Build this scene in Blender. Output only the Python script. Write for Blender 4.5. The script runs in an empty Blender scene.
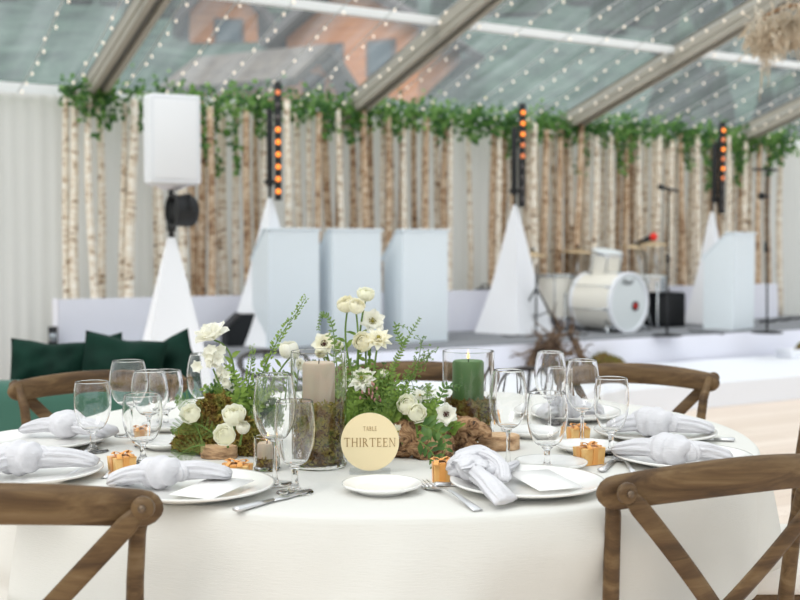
import bpy, math, random
from math import sin, cos, pi, radians, sqrt, atan, atan2, exp
from mathutils import Vector, Matrix, noise
random.seed(13)
SC = bpy.context.scene
COL = SC.collection
V = Vector

# ------------------------------------------------------------------ camera
CAM_H = 1.18
F = 50.0 / 36.0 * 800
PITCH = atan(50 / F)
cd = bpy.data.cameras.new('camera')
cam = bpy.data.objects.new('camera', cd)
COL.objects.link(cam)
cam.location = (0, 0, CAM_H)
cam.rotation_euler = (pi / 2 - PITCH, 0, 0)
cd.lens = 50; cd.sensor_width = 36; cd.clip_end = 1000; cd.clip_start = 0.05
cd.dof.use_dof = True; cd.dof.focus_distance = 2.2; cd.dof.aperture_fstop = 4.0
SC.camera = cam

def ray(px, py):
    cx = (px - 400) / F; cy = (300 - py) / F
    return V((cx, cos(PITCH) + cy * sin(PITCH), -sin(PITCH) + cy * cos(PITCH)))
def at_z(px, py, z):
    d = ray(px, py); t = (z - CAM_H) / d.z
    return V((d.x * t, d.y * t, z))
def at_y(px, py, Y):
    d = ray(px, py); t = Y / d.y
    return V((d.x * t, Y, CAM_H + d.z * t))

# ------------------------------------------------------------------ mesh builder
class MB:
    def __init__(s): s.v = []; s.f = []; s.m = []
    def add(s, vs, fs, mi=0):
        n = len(s.v); s.v += [V(p) for p in vs]; s.f += [tuple(i + n for i in f) for f in fs]; s.m += [mi] * len(fs)
    def box(s, c, size, M=None, mi=0):
        x, y, z = [k / 2 for k in size]; c = V(c)
        vs = [V((a * x, b * y, d * z)) for a in (-1, 1) for b in (-1, 1) for d in (-1, 1)]
        vs = [(M @ p if M else p) + c for p in vs]
        s.add(vs, [(0, 1, 3, 2), (4, 6, 7, 5), (0, 4, 5, 1), (2, 3, 7, 6), (0, 2, 6, 4), (1, 5, 7, 3)], mi)
        return s
    def tube(s, pts, r, seg=8, caps=True, mi=0, flat=None, up=None, mod=None, closed=False):
        """sweep along pts; r number or list; flat=(a,b) multiplies radii along side / up"""
        pts = [V(p) for p in pts]; n = len(pts)
        if not hasattr(r, '__len__'): r = [r] * n
        fs = []; vs = []
        u = V(up) if up else None
        prev = None
        for i, p in enumerate(pts):
            if closed: t = pts[(i + 1) % n] - pts[i - 1]
            else: t = pts[min(i + 1, n - 1)] - pts[max(i - 1, 0)]
            t = t.normalized() if t.length > 1e-9 else V((0, 0, 1))
            if u is not None: side = t.cross(u)
            elif prev is None: side = t.cross(V((0, 0, 1)) if abs(t.z) < .9 else V((1, 0, 0)))
            else: side = t.cross(prev)
            if side.length < 1e-6: side = t.cross(V((0, 1, .01)))
            side.normalize(); upv = side.cross(t).normalized(); prev = upv
            ri = r[i]
            ra, rb = ri if hasattr(ri, '__len__') else (ri, ri)
            if flat: ra *= flat[0]; rb *= flat[1]
            for k in range(seg):
                a = 2 * pi * k / seg
                q = mod(i / (n - 1 if n > 1 else 1), a) if mod else 1
                vs.append(p + side * cos(a) * ra * q + upv * sin(a) * rb * q)
        rng = n if closed else n - 1
        for i in range(rng):
            j = (i + 1) % n
            for k in range(seg):
                l = (k + 1) % seg
                fs.append((i * seg + k, i * seg + l, j * seg + l, j * seg + k))
        if caps and not closed:
            fs.append(tuple(range(seg - 1, -1, -1))); fs.append(tuple((n - 1) * seg + k for k in range(seg)))
        s.add(vs, fs, mi); return s
    def lathe(s, prof, seg=32, c=(0, 0, 0), M=None, closed=False, mi=0):
        vs = []; fs = []; c = V(c); idx = []
        for (r, z) in prof:
            if r < 1e-6:
                idx.append([len(vs)]); p = V((0, 0, z)); vs.append((M @ p if M else p) + c)
            else:
                row = []
                for k in range(seg):
                    a = 2 * pi * k / seg; p = V((r * cos(a), r * sin(a), z))
                    row.append(len(vs)); vs.append((M @ p if M else p) + c)
                idx.append(row)
        n = len(prof)
        for i in range(n if closed else n - 1):
            A = idx[i]; B = idx[(i + 1) % n]
            for k in range(seg):
                l = (k + 1) % seg
                if len(A) == 1 and len(B) == 1: break
                if len(A) == 1: fs.append((A[0], B[l], B[k]))
                elif len(B) == 1: fs.append((A[k], A[l], B[0]))
                else: fs.append((A[k], A[l], B[l], B[k]))
        s.add(vs, fs, mi); return s
    def ball(s, c, r, seg=12, rings=8, M=None, mi=0):
        r3 = r if hasattr(r, '__len__') else (r, r, r)
        S = Matrix.Diagonal(V(r3)); M2 = (M @ S) if M else S
        prof = [(sin(pi * i / rings), -cos(pi * i / rings)) for i in range(rings + 1)]
        prof[0] = (0, -1); prof[-1] = (0, 1)
        return s.lathe(prof, seg, c, M2, mi=mi)
    def leaf(s, b, d, nrm, L, W, curl=.15, mi=0):
        b = V(b); d = V(d).normalized(); side = d.cross(V(nrm))
        if side.length < 1e-5: side = d.cross(V((.3, .5, .8)))
        side.normalize(); up = side.cross(d)
        c = L * curl
        vs = [b, b + d * L * .35 + side * W * .5 + up * c * .6, b + d * L * .35 + up * c * .25, b + d * L * .35 - side * W * .5 + up * c * .6,
              b + d * L * .7 + side * W * .38 + up * c * .4, b + d * L * .7 + up * c * .1, b + d * L * .7 - side * W * .38 + up * c * .4, b + d * L - up * c]
        s.add(vs, [(0, 2, 1), (0, 3, 2), (1, 2, 5, 4), (2, 3, 6, 5), (4, 5, 7), (5, 6, 7)], mi); return s
    def prism(s, poly, z0, z1, M=None, c=(0, 0, 0), mi=0):
        n = len(poly); c = V(c)
        vs = [V((x, y, z0)) for x, y in poly] + [V((x, y, z1)) for x, y in poly]
        vs = [(M @ p if M else p) + c for p in vs]
        fs = [tuple(range(n - 1, -1, -1)), tuple(range(n, 2 * n))] + [(i, (i + 1) % n, n + (i + 1) % n, n + i) for i in range(n)]
        s.add(vs, fs, mi); return s
    def build(s, name, mat, parent=None, origin=None, smooth=True, bevel=0, subsurf=0, angle=None, bsegs=2):
        me = bpy.data.meshes.new(name)
        if origin is None and parent is not None and not parent.get('_local'): origin = parent.location
        o0 = V(origin) if origin is not None else V((0, 0, 0))
        me.from_pydata([tuple(p - o0) for p in s.v], [], s.f)
        mats = mat if isinstance(mat, (list, tuple)) else [mat]
        for m in mats: me.materials.append(m)
        if len(mats) > 1: me.polygons.foreach_set('material_index', s.m)
        me.polygons.foreach_set('use_smooth', [bool(smooth)] * len(me.polygons))
        me.update()
        o = bpy.data.objects.new(name, me); COL.objects.link(o)
        if parent is not None: o.parent = parent
        elif origin is not None: o.location = o0
        if bevel:
            b = o.modifiers.new('bevel', 'BEVEL'); b.width = bevel; b.segments = bsegs; b.limit_method = 'ANGLE'; b.angle_limit = radians(40)
        if subsurf:
            b = o.modifiers.new('sub', 'SUBSURF'); b.levels = subsurf; b.render_levels = subsurf
        if smooth and angle:
            try: me.set_sharp_from_angle(angle=radians(angle))
            except Exception: pass
        return o

def tag(o, label=None, cat=None, group=None, kind=None):
    if label: o['label'] = label
    if cat: o['category'] = cat
    if group: o['group'] = group
    if kind: o['kind'] = kind
    return o
def thing(name, label, cat, loc=(0, 0, 0), rz=0, group=None, local=False):
    o = bpy.data.objects.new(name, None); COL.objects.link(o); o.empty_display_size = .05
    o.location = loc; o.rotation_euler = (0, 0, rz)
    if local: LOCALS.add(o.name)
    return tag(o, label, cat, group)
LOCALS = set()
_b = MB.build
def _build(s, name, mat, parent=None, origin=None, **k):
    if origin is None and parent is not None:
        p = parent; root = p
        while root.parent is not None: root = root.parent
        origin = V((0, 0, 0)) if root.name in LOCALS else root.location.copy()
    return _b(s, name, mat, parent, origin, **k)
MB.build = _build
def copy_tree(o, parent=None):
    c = o.copy(); COL.objects.link(c); c.parent = parent
    if o.name in LOCALS: LOCALS.add(c.name)
    for ch in KIDS(o): copy_tree(ch, c)
    return c
def KIDS(o): return [x for x in list(COL.objects) if x.parent == o]
def struct(o): o['kind'] = 'structure'; return o

# ------------------------------------------------------------------ materials
def lin(c):
    return tuple((x / 255 / 12.92) if x / 255 <= .04045 else ((x / 255 + .055) / 1.055) ** 2.4 for x in c) + (1,)
def mat(name, rgb, rough=.6, metal=0, spec=.5, **k):
    m = bpy.data.materials.new(name); m.use_nodes = True
    b = m.node_tree.nodes['Principled BSDF']
    b.inputs['Base Color'].default_value = lin(rgb); b.inputs['Roughness'].default_value = rough
    b.inputs['Metallic'].default_value = metal; b.inputs['Specular IOR Level'].default_value = spec
    for kk, vv in k.items(): b.inputs[kk.replace('_', ' ')].default_value = vv
    return m
def N(m, t, **k):
    n = m.node_tree.nodes.new(t)
    for a, b in k.items(): setattr(n, a, b)
    return n
def LK(m, a, b): m.node_tree.links.new(a, b)
def vary(m, cols, scale=(5, 5, 5), detail=4, rough=.6, pos=None, rnd=True, bump=0, bscale=None, dist=0, coord='Object'):
    """base colour from a noise ramp over object coordinates"""
    b = m.node_tree.nodes['Principled BSDF']
    tc = N(m, 'ShaderNodeTexCoord'); mp = N(m, 'ShaderNodeMapping'); mp.inputs['Scale'].default_value = scale
    LK(m, tc.outputs[coord], mp.inputs['Vector'])
    if rnd:
        oi = N(m, 'ShaderNodeObjectInfo'); mu = N(m, 'ShaderNodeMath', operation='MULTIPLY'); mu.inputs[1].default_value = 37
        LK(m, oi.outputs['Random'], mu.inputs[0])
        cb = N(m, 'ShaderNodeCombineXYZ'); LK(m, mu.outputs[0], cb.inputs[0]); LK(m, mu.outputs[0], cb.inputs[2]); LK(m, cb.outputs[0], mp.inputs['Location'])
    nz = N(m, 'ShaderNodeTexNoise'); nz.inputs['Scale'].default_value = 1; nz.inputs['Detail'].default_value = detail; nz.inputs['Roughness'].default_value = rough
    nz.inputs['Distortion'].default_value = dist
    LK(m, mp.outputs[0], nz.inputs['Vector'])
    cr = N(m, 'ShaderNodeValToRGB'); el = cr.color_ramp.elements
    pos = pos or [.3 + .4 * i / (len(cols) - 1) for i in range(len(cols))]
    while len(el) < len(cols): el.new(.5)
    for i, c in enumerate(cols): el[i].position = pos[i]; el[i].color = lin(c)
    LK(m, nz.outputs['Fac'], cr.inputs[0]); LK(m, cr.outputs[0], b.inputs['Base Color'])
    if bump:
        bp = N(m, 'ShaderNodeBump'); bp.inputs['Strength'].default_value = bump; bp.inputs['Distance'].default_value = .01
        if bscale:
            n2 = N(m, 'ShaderNodeTexNoise'); n2.inputs['Scale'].default_value = bscale; n2.inputs['Detail'].default_value = 3
            LK(m, tc.outputs[coord], n2.inputs['Vector']); LK(m, n2.outputs['Fac'], bp.inputs['Height'])
        else: LK(m, nz.outputs['Fac'], bp.inputs['Height'])
        LK(m, bp.outputs[0], b.inputs['Normal'])
    return m
def leafy(name, cols, trans=.35, rough=.5, scale=9):
    m = mat(name, cols[0], rough, spec=.3)
    vary(m, cols, (scale,) * 3, 3)
    b = m.node_tree.nodes['Principled BSDF']; tr = N(m, 'ShaderNodeBsdfTranslucent'); mx = N(m, 'ShaderNodeMixShader'); mx.inputs[0].default_value = trans
    src = b.inputs['Base Color'].links[0].from_socket
    LK(m, src, tr.inputs[0]); LK(m, b.outputs[0], mx.inputs[1]); LK(m, tr.outputs[0], mx.inputs[2])
    LK(m, mx.outputs[0], m.node_tree.nodes['Material Output'].inputs[0])
    return m
def weave(name, rgb, sc=900, strength=.25, rough=.9, wr=0, wrs=6):
    m = mat(name, rgb, rough, spec=.15)
    b = m.node_tree.nodes['Principled BSDF']
    tc = N(m, 'ShaderNodeTexCoord'); w1 = N(m, 'ShaderNodeTexNoise'); w1.inputs['Scale'].default_value = 1; w1.inputs['Detail'].default_value = 3
    mp = N(m, 'ShaderNodeMapping'); mp.inputs['Scale'].default_value = (sc * .07, sc * .07, sc); mp.inputs['Rotation'].default_value = (0, .35, 0)
    LK(m, tc.outputs['Object'], mp.inputs[0]); LK(m, mp.outputs[0], w1.inputs['Vector'])
    bp = N(m, 'ShaderNodeBump'); bp.inputs['Strength'].default_value = strength; bp.inputs['Distance'].default_value = .002
    LK(m, w1.outputs['Fac'], bp.inputs['Height'])
    if wr:
        w2 = N(m, 'ShaderNodeTexNoise'); w2.inputs['Scale'].default_value = wrs; w2.inputs['Detail'].default_value = 2
        LK(m, tc.outputs['Object'], w2.inputs['Vector'])
        b2 = N(m, 'ShaderNodeBump'); b2.inputs['Strength'].default_value = wr; b2.inputs['Distance'].default_value = .02
        LK(m, w2.outputs['Fac'], b2.inputs['Height']); LK(m, bp.outputs[0], b2.inputs['Normal']); LK(m, b2.outputs[0], b.inputs['Normal'])
    else: LK(m, bp.outputs[0], b.inputs['Normal'])
    return m
def emit(name, rgb, s):
    m = mat(name, rgb, .4); b = m.node_tree.nodes['Principled BSDF']
    b.inputs['Emission Color'].default_value = lin(rgb); b.inputs['Emission Strength'].default_value = s
    return m
def glass(name, rgb=(255, 255, 255), ior=1.45, rough=0):
    m = bpy.data.materials.new(name); m.use_nodes = True; nt = m.node_tree; nt.nodes.remove(nt.nodes['Principled BSDF'])
    g = N(m, 'ShaderNodeBsdfGlass'); g.inputs['Color'].default_value = lin(rgb); g.inputs['IOR'].default_value = ior; g.inputs['Roughness'].default_value = rough
    LK(m, g.outputs[0], nt.nodes['Material Output'].inputs[0]); return m

M = {}
M['cloth'] = weave('white linen', (221, 220, 215), 700, .35, wr=.12, wrs=5)
M['napkin'] = weave('pale grey gauze', (218, 217, 221), 900, .9, wr=.35, wrs=26)
M['china'] = mat('white china', (240, 239, 236), .12, spec=.5)
M['card'] = mat('white card', (252, 251, 249), .8)
M['glass'] = glass('clear drinking glass')
M['vase'] = glass('clear vase glass', (255, 255, 255), 1.4)
def thinclear(name, fac=.12):
    m = bpy.data.materials.new(name); m.use_nodes = True; nt = m.node_tree; nt.nodes.remove(nt.nodes['Principled BSDF'])
    t = N(m, 'ShaderNodeBsdfTransparent'); t.inputs[0].default_value = (.95, .96, .97, 1); g = N(m, 'ShaderNodeBsdfGlossy'); g.inputs['Roughness'].default_value = .05
    mx = N(m, 'ShaderNodeMixShader'); mx.inputs[0].default_value = fac; LK(m, t.outputs[0], mx.inputs[1]); LK(m, g.outputs[0], mx.inputs[2]); LK(m, mx.outputs[0], nt.nodes['Material Output'].inputs[0]); return m
M['acrylic'] = thinclear('clear acrylic')
M['steel'] = mat('polished steel', (222, 222, 224), .3, 1)
M['wood'] = mat('weathered oak', (110, 80, 55), .5, spec=.35)
vary(M['wood'], [(56, 40, 24), (88, 65, 40), (112, 88, 58), (136, 113, 84)], (5, 26, 34), 6, .6, [.28, .45, .6, .78], bump=.12, dist=.8)
M['seat'] = weave('ivory seat fabric', (236, 232, 226), 800, .4)
M['taupe'] = mat('taupe wax', (196, 180, 158), .45, Subsurface_Weight=.2, Subsurface_Scale=.01)
M['greenwax'] = mat('green wax', (84, 120, 66), .45, Subsurface_Weight=.15, Subsurface_Scale=.01)
M['wick'] = mat('charred wick', (40, 34, 30), .9)
M['flame'] = emit('flame', (255, 190, 90), 3)
M['moss'] = leafy('moss', [(92, 60, 32), (134, 104, 52), (164, 152, 78), (104, 112, 52)], .15, .9, 40)
M['mossb'] = vary(mat('moss mat', (80, 74, 36), .95), [(62, 44, 26), (112, 86, 50), (140, 126, 68)], (70, 70, 70), bump=.8)
M['moss2'] = leafy('bright moss', [(96, 104, 40), (128, 130, 50), (110, 100, 48)], .1, .9, 20)
M['bark'] = vary(mat('bark', (120, 90, 65), .9), [(124, 94, 68), (190, 154, 118), (220, 188, 152)], (30, 30, 90), bump=.8)
M['slice'] = vary(mat('cut wood', (214, 180, 140), .8), [(196, 158, 118), (226, 196, 160)], (60, 60, 6))
M['drift'] = vary(mat('driftwood', (120, 84, 56), .8), [(48, 32, 22), (136, 98, 66), (190, 150, 110), (218, 186, 150)], (38, 38, 38), 6, .7, [.36, .45, .56, .75], bump=1, dist=1.6)
M['stem'] = leafy('green stem', [(96, 128, 60), (124, 152, 76)], .1)
M['leaf'] = leafy('garden green leaf', [(80, 110, 44), (118, 146, 62), (156, 178, 90)], .35, .45, 30)
M['leafdk'] = leafy('deep green leaf', [(54, 86, 44), (84, 118, 58), (112, 142, 72)], .3, .4, 25)
M['leaflt'] = leafy('lime green leaf', [(120, 150, 60), (150, 178, 84), (104, 140, 58)], .45, .5, 30)
M['fern'] = leafy('soft fern green', [(104, 138, 66), (142, 168, 92)], .4, .5, 30)
M['petal'] = leafy('white petal', [(255, 254, 248), (254, 252, 240)], .4, .6, 20)
M['cream'] = leafy('cream petal', [(255, 253, 242), (254, 250, 230)], .45, .6, 25)
M['greenish'] = leafy('pale green white petal', [(255, 254, 244), (253, 252, 236)], .45, .6, 30)
M['pollen'] = mat('yellow green flower centre', (150, 140, 60), .8)
M['darkc'] = mat('dark maroon flower centre', (70, 36, 34), .8)
M['pink'] = leafy('dusty pink bud', [(196, 128, 132), (220, 170, 160)], .2)
M['goldmirror'] = mat('pale gold mirror', (246, 228, 186), .35, .2)
M['engrave'] = mat('bronze lettering', (168, 134, 84), .5, .2)
M['goldbox'] = vary(mat('gold paper', (236, 190, 110), .35, .12), [(236, 180, 104), (244, 206, 140)], (30, 30, 30))
M['ribbon'] = mat('amber satin ribbon', (232, 164, 84), .4, Sheen_Weight=.3)
M['velvet'] = mat('green velvet', (56, 100, 86), .85, Sheen_Weight=.15, Sheen_Roughness=.4)
M['velvetdk'] = vary(mat('deep green velvet', (10, 50, 38), .8, spec=.2), [(4, 34, 26), (10, 52, 40)], (6, 6, 6))
M['birch'] = mat('birch bark', (226, 216, 200), .8)
vary(M['birch'], [(64, 52, 44), (182, 152, 122), (230, 218, 200), (248, 242, 232)], (8, 8, 24), 5, .72, [.34, .40, .47, .64])
M['birchw'] = mat('warm birch bark', (206, 184, 158), .8)
vary(M['birchw'], [(84, 64, 50), (160, 124, 94), (204, 178, 150), (228, 212, 192)], (9, 9, 20), 5, .72, [.33, .42, .52, .68])
M['ivy'] = leafy('ivy leaf', [(62, 108, 48), (104, 148, 70), (150, 186, 110)], .45, .5, 3)
M['ivydk'] = leafy('dark ivy leaf', [(46, 86, 46), (74, 118, 60)], .35, .5, 3)
M['drape'] = mat('white tent drape', (240, 238, 236), .9, spec=.1)
_m = M['drape']; _t = N(_m, 'ShaderNodeBsdfTranslucent'); _t.inputs[0].default_value = lin((244, 242, 244)); _x = N(_m, 'ShaderNodeMixShader'); _x.inputs[0].default_value = .42
LK(_m, _m.node_tree.nodes['Principled BSDF'].outputs[0], _x.inputs[1]); LK(_m, _t.outputs[0], _x.inputs[2]); LK(_m, _x.outputs[0], _m.node_tree.nodes['Material Output'].inputs[0])
M['white'] = mat('white paint', (236, 238, 244), .55)
M['scrim'] = mat('white stretch scrim', (244, 245, 250), .85, spec=.15)
M['skirtm'] = mat('white stage skirting', (236, 236, 246), .85, spec=.15)
M['podium'] = mat('pale blue white laminate', (228, 236, 242), .5)
M['stagetop'] = vary(mat('grey stage carpet', (130, 132, 136), .95), [(118, 120, 124), (142, 144, 150)], (30, 30, 30))
M['floor'] = None
M['black'] = mat('matte black', (26, 27, 30), .6)
M['blackg'] = mat('black fabric', (20, 24, 28), .85)
M['chrome'] = mat('chrome', (200, 204, 208), .2, 1)
M['drumsh'] = mat('white pearl drum shell', (232, 228, 218), .3)
M['drumhd'] = mat('drum head film', (222, 228, 230), .45)
M['cymbal'] = mat('bronze cymbal', (206, 184, 150), .4, .7)
M['root'] = vary(mat('grey brown branch', (96, 76, 60), .9), [(58, 44, 36), (104, 82, 64), (140, 116, 94)], (20, 20, 20), bump=.8)
M['red'] = mat('red foam', (226, 44, 32), .7)
M['amber'] = emit('amber lamp', (255, 138, 52), 1.3)
M['amberdim'] = emit('dim amber lamp', (230, 130, 80), .5)
M['lens'] = mat('unlit lamp lens', (90, 84, 84), .2)
M['bulb'] = emit('warm string bulb', (255, 240, 222), .62)
M['wire'] = mat('clear cable', (196, 200, 200), .5)
M['alu'] = mat('grey anodised beam', (168, 162, 150), .5, .15)
M['aludk'] = mat('beam groove', (96, 94, 88), .6)
M['purlin'] = mat('white tent bar', (240, 242, 244), .5)
M['pampas'] = leafy('dried grass', [(240, 234, 222), (228, 214, 194), (204, 192, 174)], .3, .8, 6)
M['darkwood'] = mat('dark bentwood', (52, 46, 44), .5)

# clear vinyl roof
def vinyl():
    m = bpy.data.materials.new('clear vinyl'); m.use_nodes = True; nt = m.node_tree; nt.nodes.remove(nt.nodes['Principled BSDF'])
    t = N(m, 'ShaderNodeBsdfTransparent'); t.inputs[0].default_value = (.93, .96, .96, 1)
    tl = N(m, 'ShaderNodeBsdfTranslucent'); tl.inputs[0].default_value = (.8, .86, .88, 1)
    df = N(m, 'ShaderNodeBsdfDiffuse'); df.inputs[0].default_value = (.8, .86, .88, 1)
    tc = N(m, 'ShaderNodeTexCoord'); mp = N(m, 'ShaderNodeMapping'); mp.inputs['Scale'].default_value = (6, .5, .5)
    nz = N(m, 'ShaderNodeTexNoise'); nz.inputs['Scale'].default_value = 1; nz.inputs['Detail'].default_value = 4
    LK(m, tc.outputs['UV'], mp.inputs[0]); LK(m, mp.outputs[0], nz.inputs['Vector'])
    mr = N(m, 'ShaderNodeMapRange'); mr.inputs[1].default_value = .35; mr.inputs[2].default_value = .7; mr.inputs[3].default_value = .10; mr.inputs[4].default_value = .24
    LK(m, nz.outputs['Fac'], mr.inputs[0])
    mx = N(m, 'ShaderNodeMixShader'); LK(m, mr.outputs[0], mx.inputs[0]); LK(m, t.outputs[0], mx.inputs[1])
    LK(m, tl.outputs[0], mx.inputs[2]); LK(m, mx.outputs[0], nt.nodes['Material Output'].inputs[0])
    return m
M['vinyl'] = vinyl()
# ================================================================== tent and surroundings
UX = V((cos(radians(30.3)), sin(radians(30.3)), 0)); NX = V((-UX.y, UX.x, 0))   # along the stage, away from the audience
WALL0 = V((1.38, 11.4, 0))
EAVE = 2.45; TAN = .287; STAGE = .42
def W(t, d, z=0): return WALL0 + UX * t - NX * d + V((0, 0, z))     # d metres in front of the back wall
def roof_z(d): return EAVE + (d if d <= 7.6 else 15.2 - d) * TAN
def wall_t(px):                                                      # t on the wall for a column of the photo
    k = (px - 400) / F
    return (k * WALL0.y - WALL0.x) / (UX.x - k * UX.y)
def line_t(px, d):
    P = W(0, d); k = (px - 400) / F
    return (k * P.y - P.x) / (UX.x - k * UX.y)
RZ = radians(30.3)

# world light: overcast daylight
w = bpy.data.worlds.new('overcast'); SC.world = w; w.use_nodes = True
nt = w.node_tree; bg = nt.nodes['Background']
tc = nt.nodes.new('ShaderNodeTexCoord'); sp = nt.nodes.new('ShaderNodeSeparateXYZ'); cr = nt.nodes.new('ShaderNodeValToRGB')
nt.links.new(tc.outputs['Generated'], sp.inputs[0]); nt.links.new(sp.outputs[2], cr.inputs[0])
cr.color_ramp.elements[0].position = 0; cr.color_ramp.elements[0].color = (.50, .54, .58, 1)
cr.color_ramp.elements[1].position = .8; cr.color_ramp.elements[1].color = (.97, .985, 1, 1)
nt.links.new(cr.outputs[0], bg.inputs[0]); bg.inputs[1].default_value = 1.12
sl = bpy.data.lights.new('soft_sun', 'SUN'); sl.energy = 1.3; sl.angle = radians(40); sl.color = (1, .96, .9)
so = bpy.data.objects.new('soft_sun', sl); COL.objects.link(so); so.rotation_euler = (radians(32), radians(-28), 0)

# floor: pale planks
m = mat('pale plank floor', (222, 206, 190), .55)
b = m.node_tree.nodes['Principled BSDF']
tcn = N(m, 'ShaderNodeTexCoord'); mp = N(m, 'ShaderNodeMapping'); mp.inputs['Rotation'].default_value = (0, 0, -RZ)
br = N(m, 'ShaderNodeTexBrick'); br.inputs['Scale'].default_value = 1; br.inputs['Brick Width'].default_value = 1.6; br.inputs['Row Height'].default_value = .14
br.inputs['Mortar Size'].default_value = .003; br.inputs['Color1'].default_value = lin((231, 216, 203)); br.inputs['Color2'].default_value = lin((217, 199, 183)); br.inputs['Mortar'].default_value = lin((190, 168, 150))
LK(m, tcn.outputs['Object'], mp.inputs[0]); LK(m, mp.outputs[0], br.inputs['Vector']); LK(m, br.outputs['Color'], b.inputs['Base Color'])
M['floor'] = m
mb = MB()
mb.add([W(-9, 0), W(9.8, 0), W(9.8, 15.2), W(-9, 15.2)], [(0, 3, 2, 1)])
struct(mb.build('floor', M['floor'], smooth=False))
mb = MB(); grass = vary(mat('outside grass', (86, 104, 60), .95), [(70, 88, 50), (104, 118, 72)], (.5, .5, .5))
mb.add([(-90, -60, -.03), (90, -60, -.03), (90, 24, -.03), (-90, 24, -.03)], [(0, 1, 2, 3)])
struct(mb.build('ground', grass, smooth=False))

# hillside
forest = mat('forest hillside', (60, 80, 56), .95)
vary(forest, [(30, 50, 46), (54, 78, 68), (78, 102, 90), (104, 122, 114)], (.5, .5, .5), 8, .75, [.34, .46, .58, .74], rnd=False)
def hill_z(x, y):
    t = max(0, y - 20 - .1 * x)
    return t * .34 * min(1, t / 25) + 2.2 * noise.noise(V((x * .05, y * .05, 0))) * min(1, t / 20) - .05
mb = MB(); nx, ny = 70, 46
vs = [(-90 + 240 * i / nx, 18 + 150 * (j / ny) ** 1.3, 0) for j in range(ny + 1) for i in range(nx + 1)]
vs = [(x, y, hill_z(x, y)) for x, y, _ in vs]
mb.add(vs, [(j * (nx + 1) + i, j * (nx + 1) + i + 1, (j + 1) * (nx + 1) + i + 1, (j + 1) * (nx + 1) + i) for j in range(ny) for i in range(nx)])
struct(mb.build('hillside_ground', forest))
# conifer clumps on the hill, uncountable
mb = MB(); rr = random.Random(3)
for k in range(1100):
    x = rr.uniform(-60, 110); y = 26 + 90 * rr.random() ** 1.2
    if (x > -24 and x < 8) and y < 60: continue
    z = hill_z(x, y); h = rr.uniform(2.5, 5.5)
    mb.lathe([(h * .26, 0), (h * .19, h * .35), (h * .22, h * .36), (h * .10, h * .7), (h * .13, h * .71), (0, h)], 7, (x, y, z))
f2 = mat('conifer green', (50, 72, 52), .95); vary(f2, [(24, 46, 38), (46, 72, 54), (76, 100, 82)], (.8, .8, .8), 4, rnd=False)
tag(mb.build('hillside_forest', f2), 'blurred dark green forest covering the hillside beyond the clear roof', 'forest', kind='stuff')

# chalets on the slope
Mwoodw = vary(mat('orange timber wall', (176, 116, 70), .8), [(190, 112, 56), (222, 146, 84)], (.8, .8, 6))
Mroofd = vary(mat('dark shingle roof', (84, 76, 76), .9), [(66, 60, 62), (104, 94, 92)], (2, 2, 2))
Mroofg = vary(mat('grey shingle roof', (150, 142, 134), .9), [(92, 86, 82), (124, 116, 108)], (2, 2, 2))
Mwin = mat('dark window', (62, 84, 96), .15)
def chalet(label, px, py, Y, w, d, h, rh, rz, roofm, wins, over=.8):
    P = at_y(px, py, Y)
    t = thing('chalet', label, 'house', P, rz, local=True)
    g = MB().box((0, 0, h / 2 - 3), (w, d, h + 6))
    g.prism([(-w / 2, 0), (w / 2, 0), (0, rh)], -d / 2, d / 2, Matrix.Rotation(pi / 2, 3, 'X'), (0, 0, h)).build('wall', Mwoodw, t, smooth=False)
    sl = math.hypot(w / 2, rh) + over; a = math.atan2(rh, w / 2)
    r = MB()
    for s in (-1, 1):
        R = Matrix.Rotation(s * a, 3, 'Y')
        r.box(V((s * (w / 4 + over / 2 * cos(a) ), 0, h + rh / 2 - over / 2 * sin(a) + .15)), (sl, d + 2 * over, .3), R)
    r.build('roof', roofm, t, smooth=False)
    for (x, z, ww, hh) in wins:
        o = MB().box((x, -d / 2 - .05, z), (ww + .3, .12, hh + .3)).build('window_frame', Mroofd, t, smooth=False)
        MB().box((x, -d / 2 - .12, z), (ww, .06, hh)).build('pane', Mwin, o, smooth=False)
chalet('orange timber chalet with a dark gabled roof beyond the clear roof', 376, 124, 46, 5.6, 5.0, 3.3, 1.9, radians(-22), Mroofd, [(-.9, 2.2, .9, 1.1), (1.3, 2.2, .9, 1.1)], .9)
chalet('small orange chalet with grey roof above the white loudspeaker', 222, 62, 52, 3.0, 4, 1.9, 1.8, radians(12), Mroofd, [(.2, 1.0, 1.0, .9)], 1.0)
chalet('pale grey roofed house low behind the leafy backdrop', 262, 112, 42, 3.4, 4.5, .9, 1.1, radians(62), Mroofg, [(0, .7, 1, .8)], .8)

# roof skin
mb = MB()
ts = [-9 + 18.8 * i / 8 for i in range(9)]
mb.add([W(-9, -.15, roof_z(0) - .04 + .12), W(9.8, -.15, roof_z(0) + .08), W(9.8, 7.6, roof_z(7.6) + .12), W(-9, 7.6, roof_z(7.6) + .12), W(9.8, 15.4, roof_z(15.2) + .06), W(-9, 15.4, roof_z(15.2) + .06)], [(0, 1, 2, 3), (3, 2, 4, 5)])
o = mb.build('ceiling', M['vinyl'], smooth=False); struct(o)
uv = o.data.uv_layers.new(name='UVMap')
for p in o.data.polygons:
    for li in p.loop_indices:
        q = o.data.vertices[o.data.loops[li].vertex_index].co - WALL0
        uv.data[li].uv = (q.dot(UX), -q.dot(NX))
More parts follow.
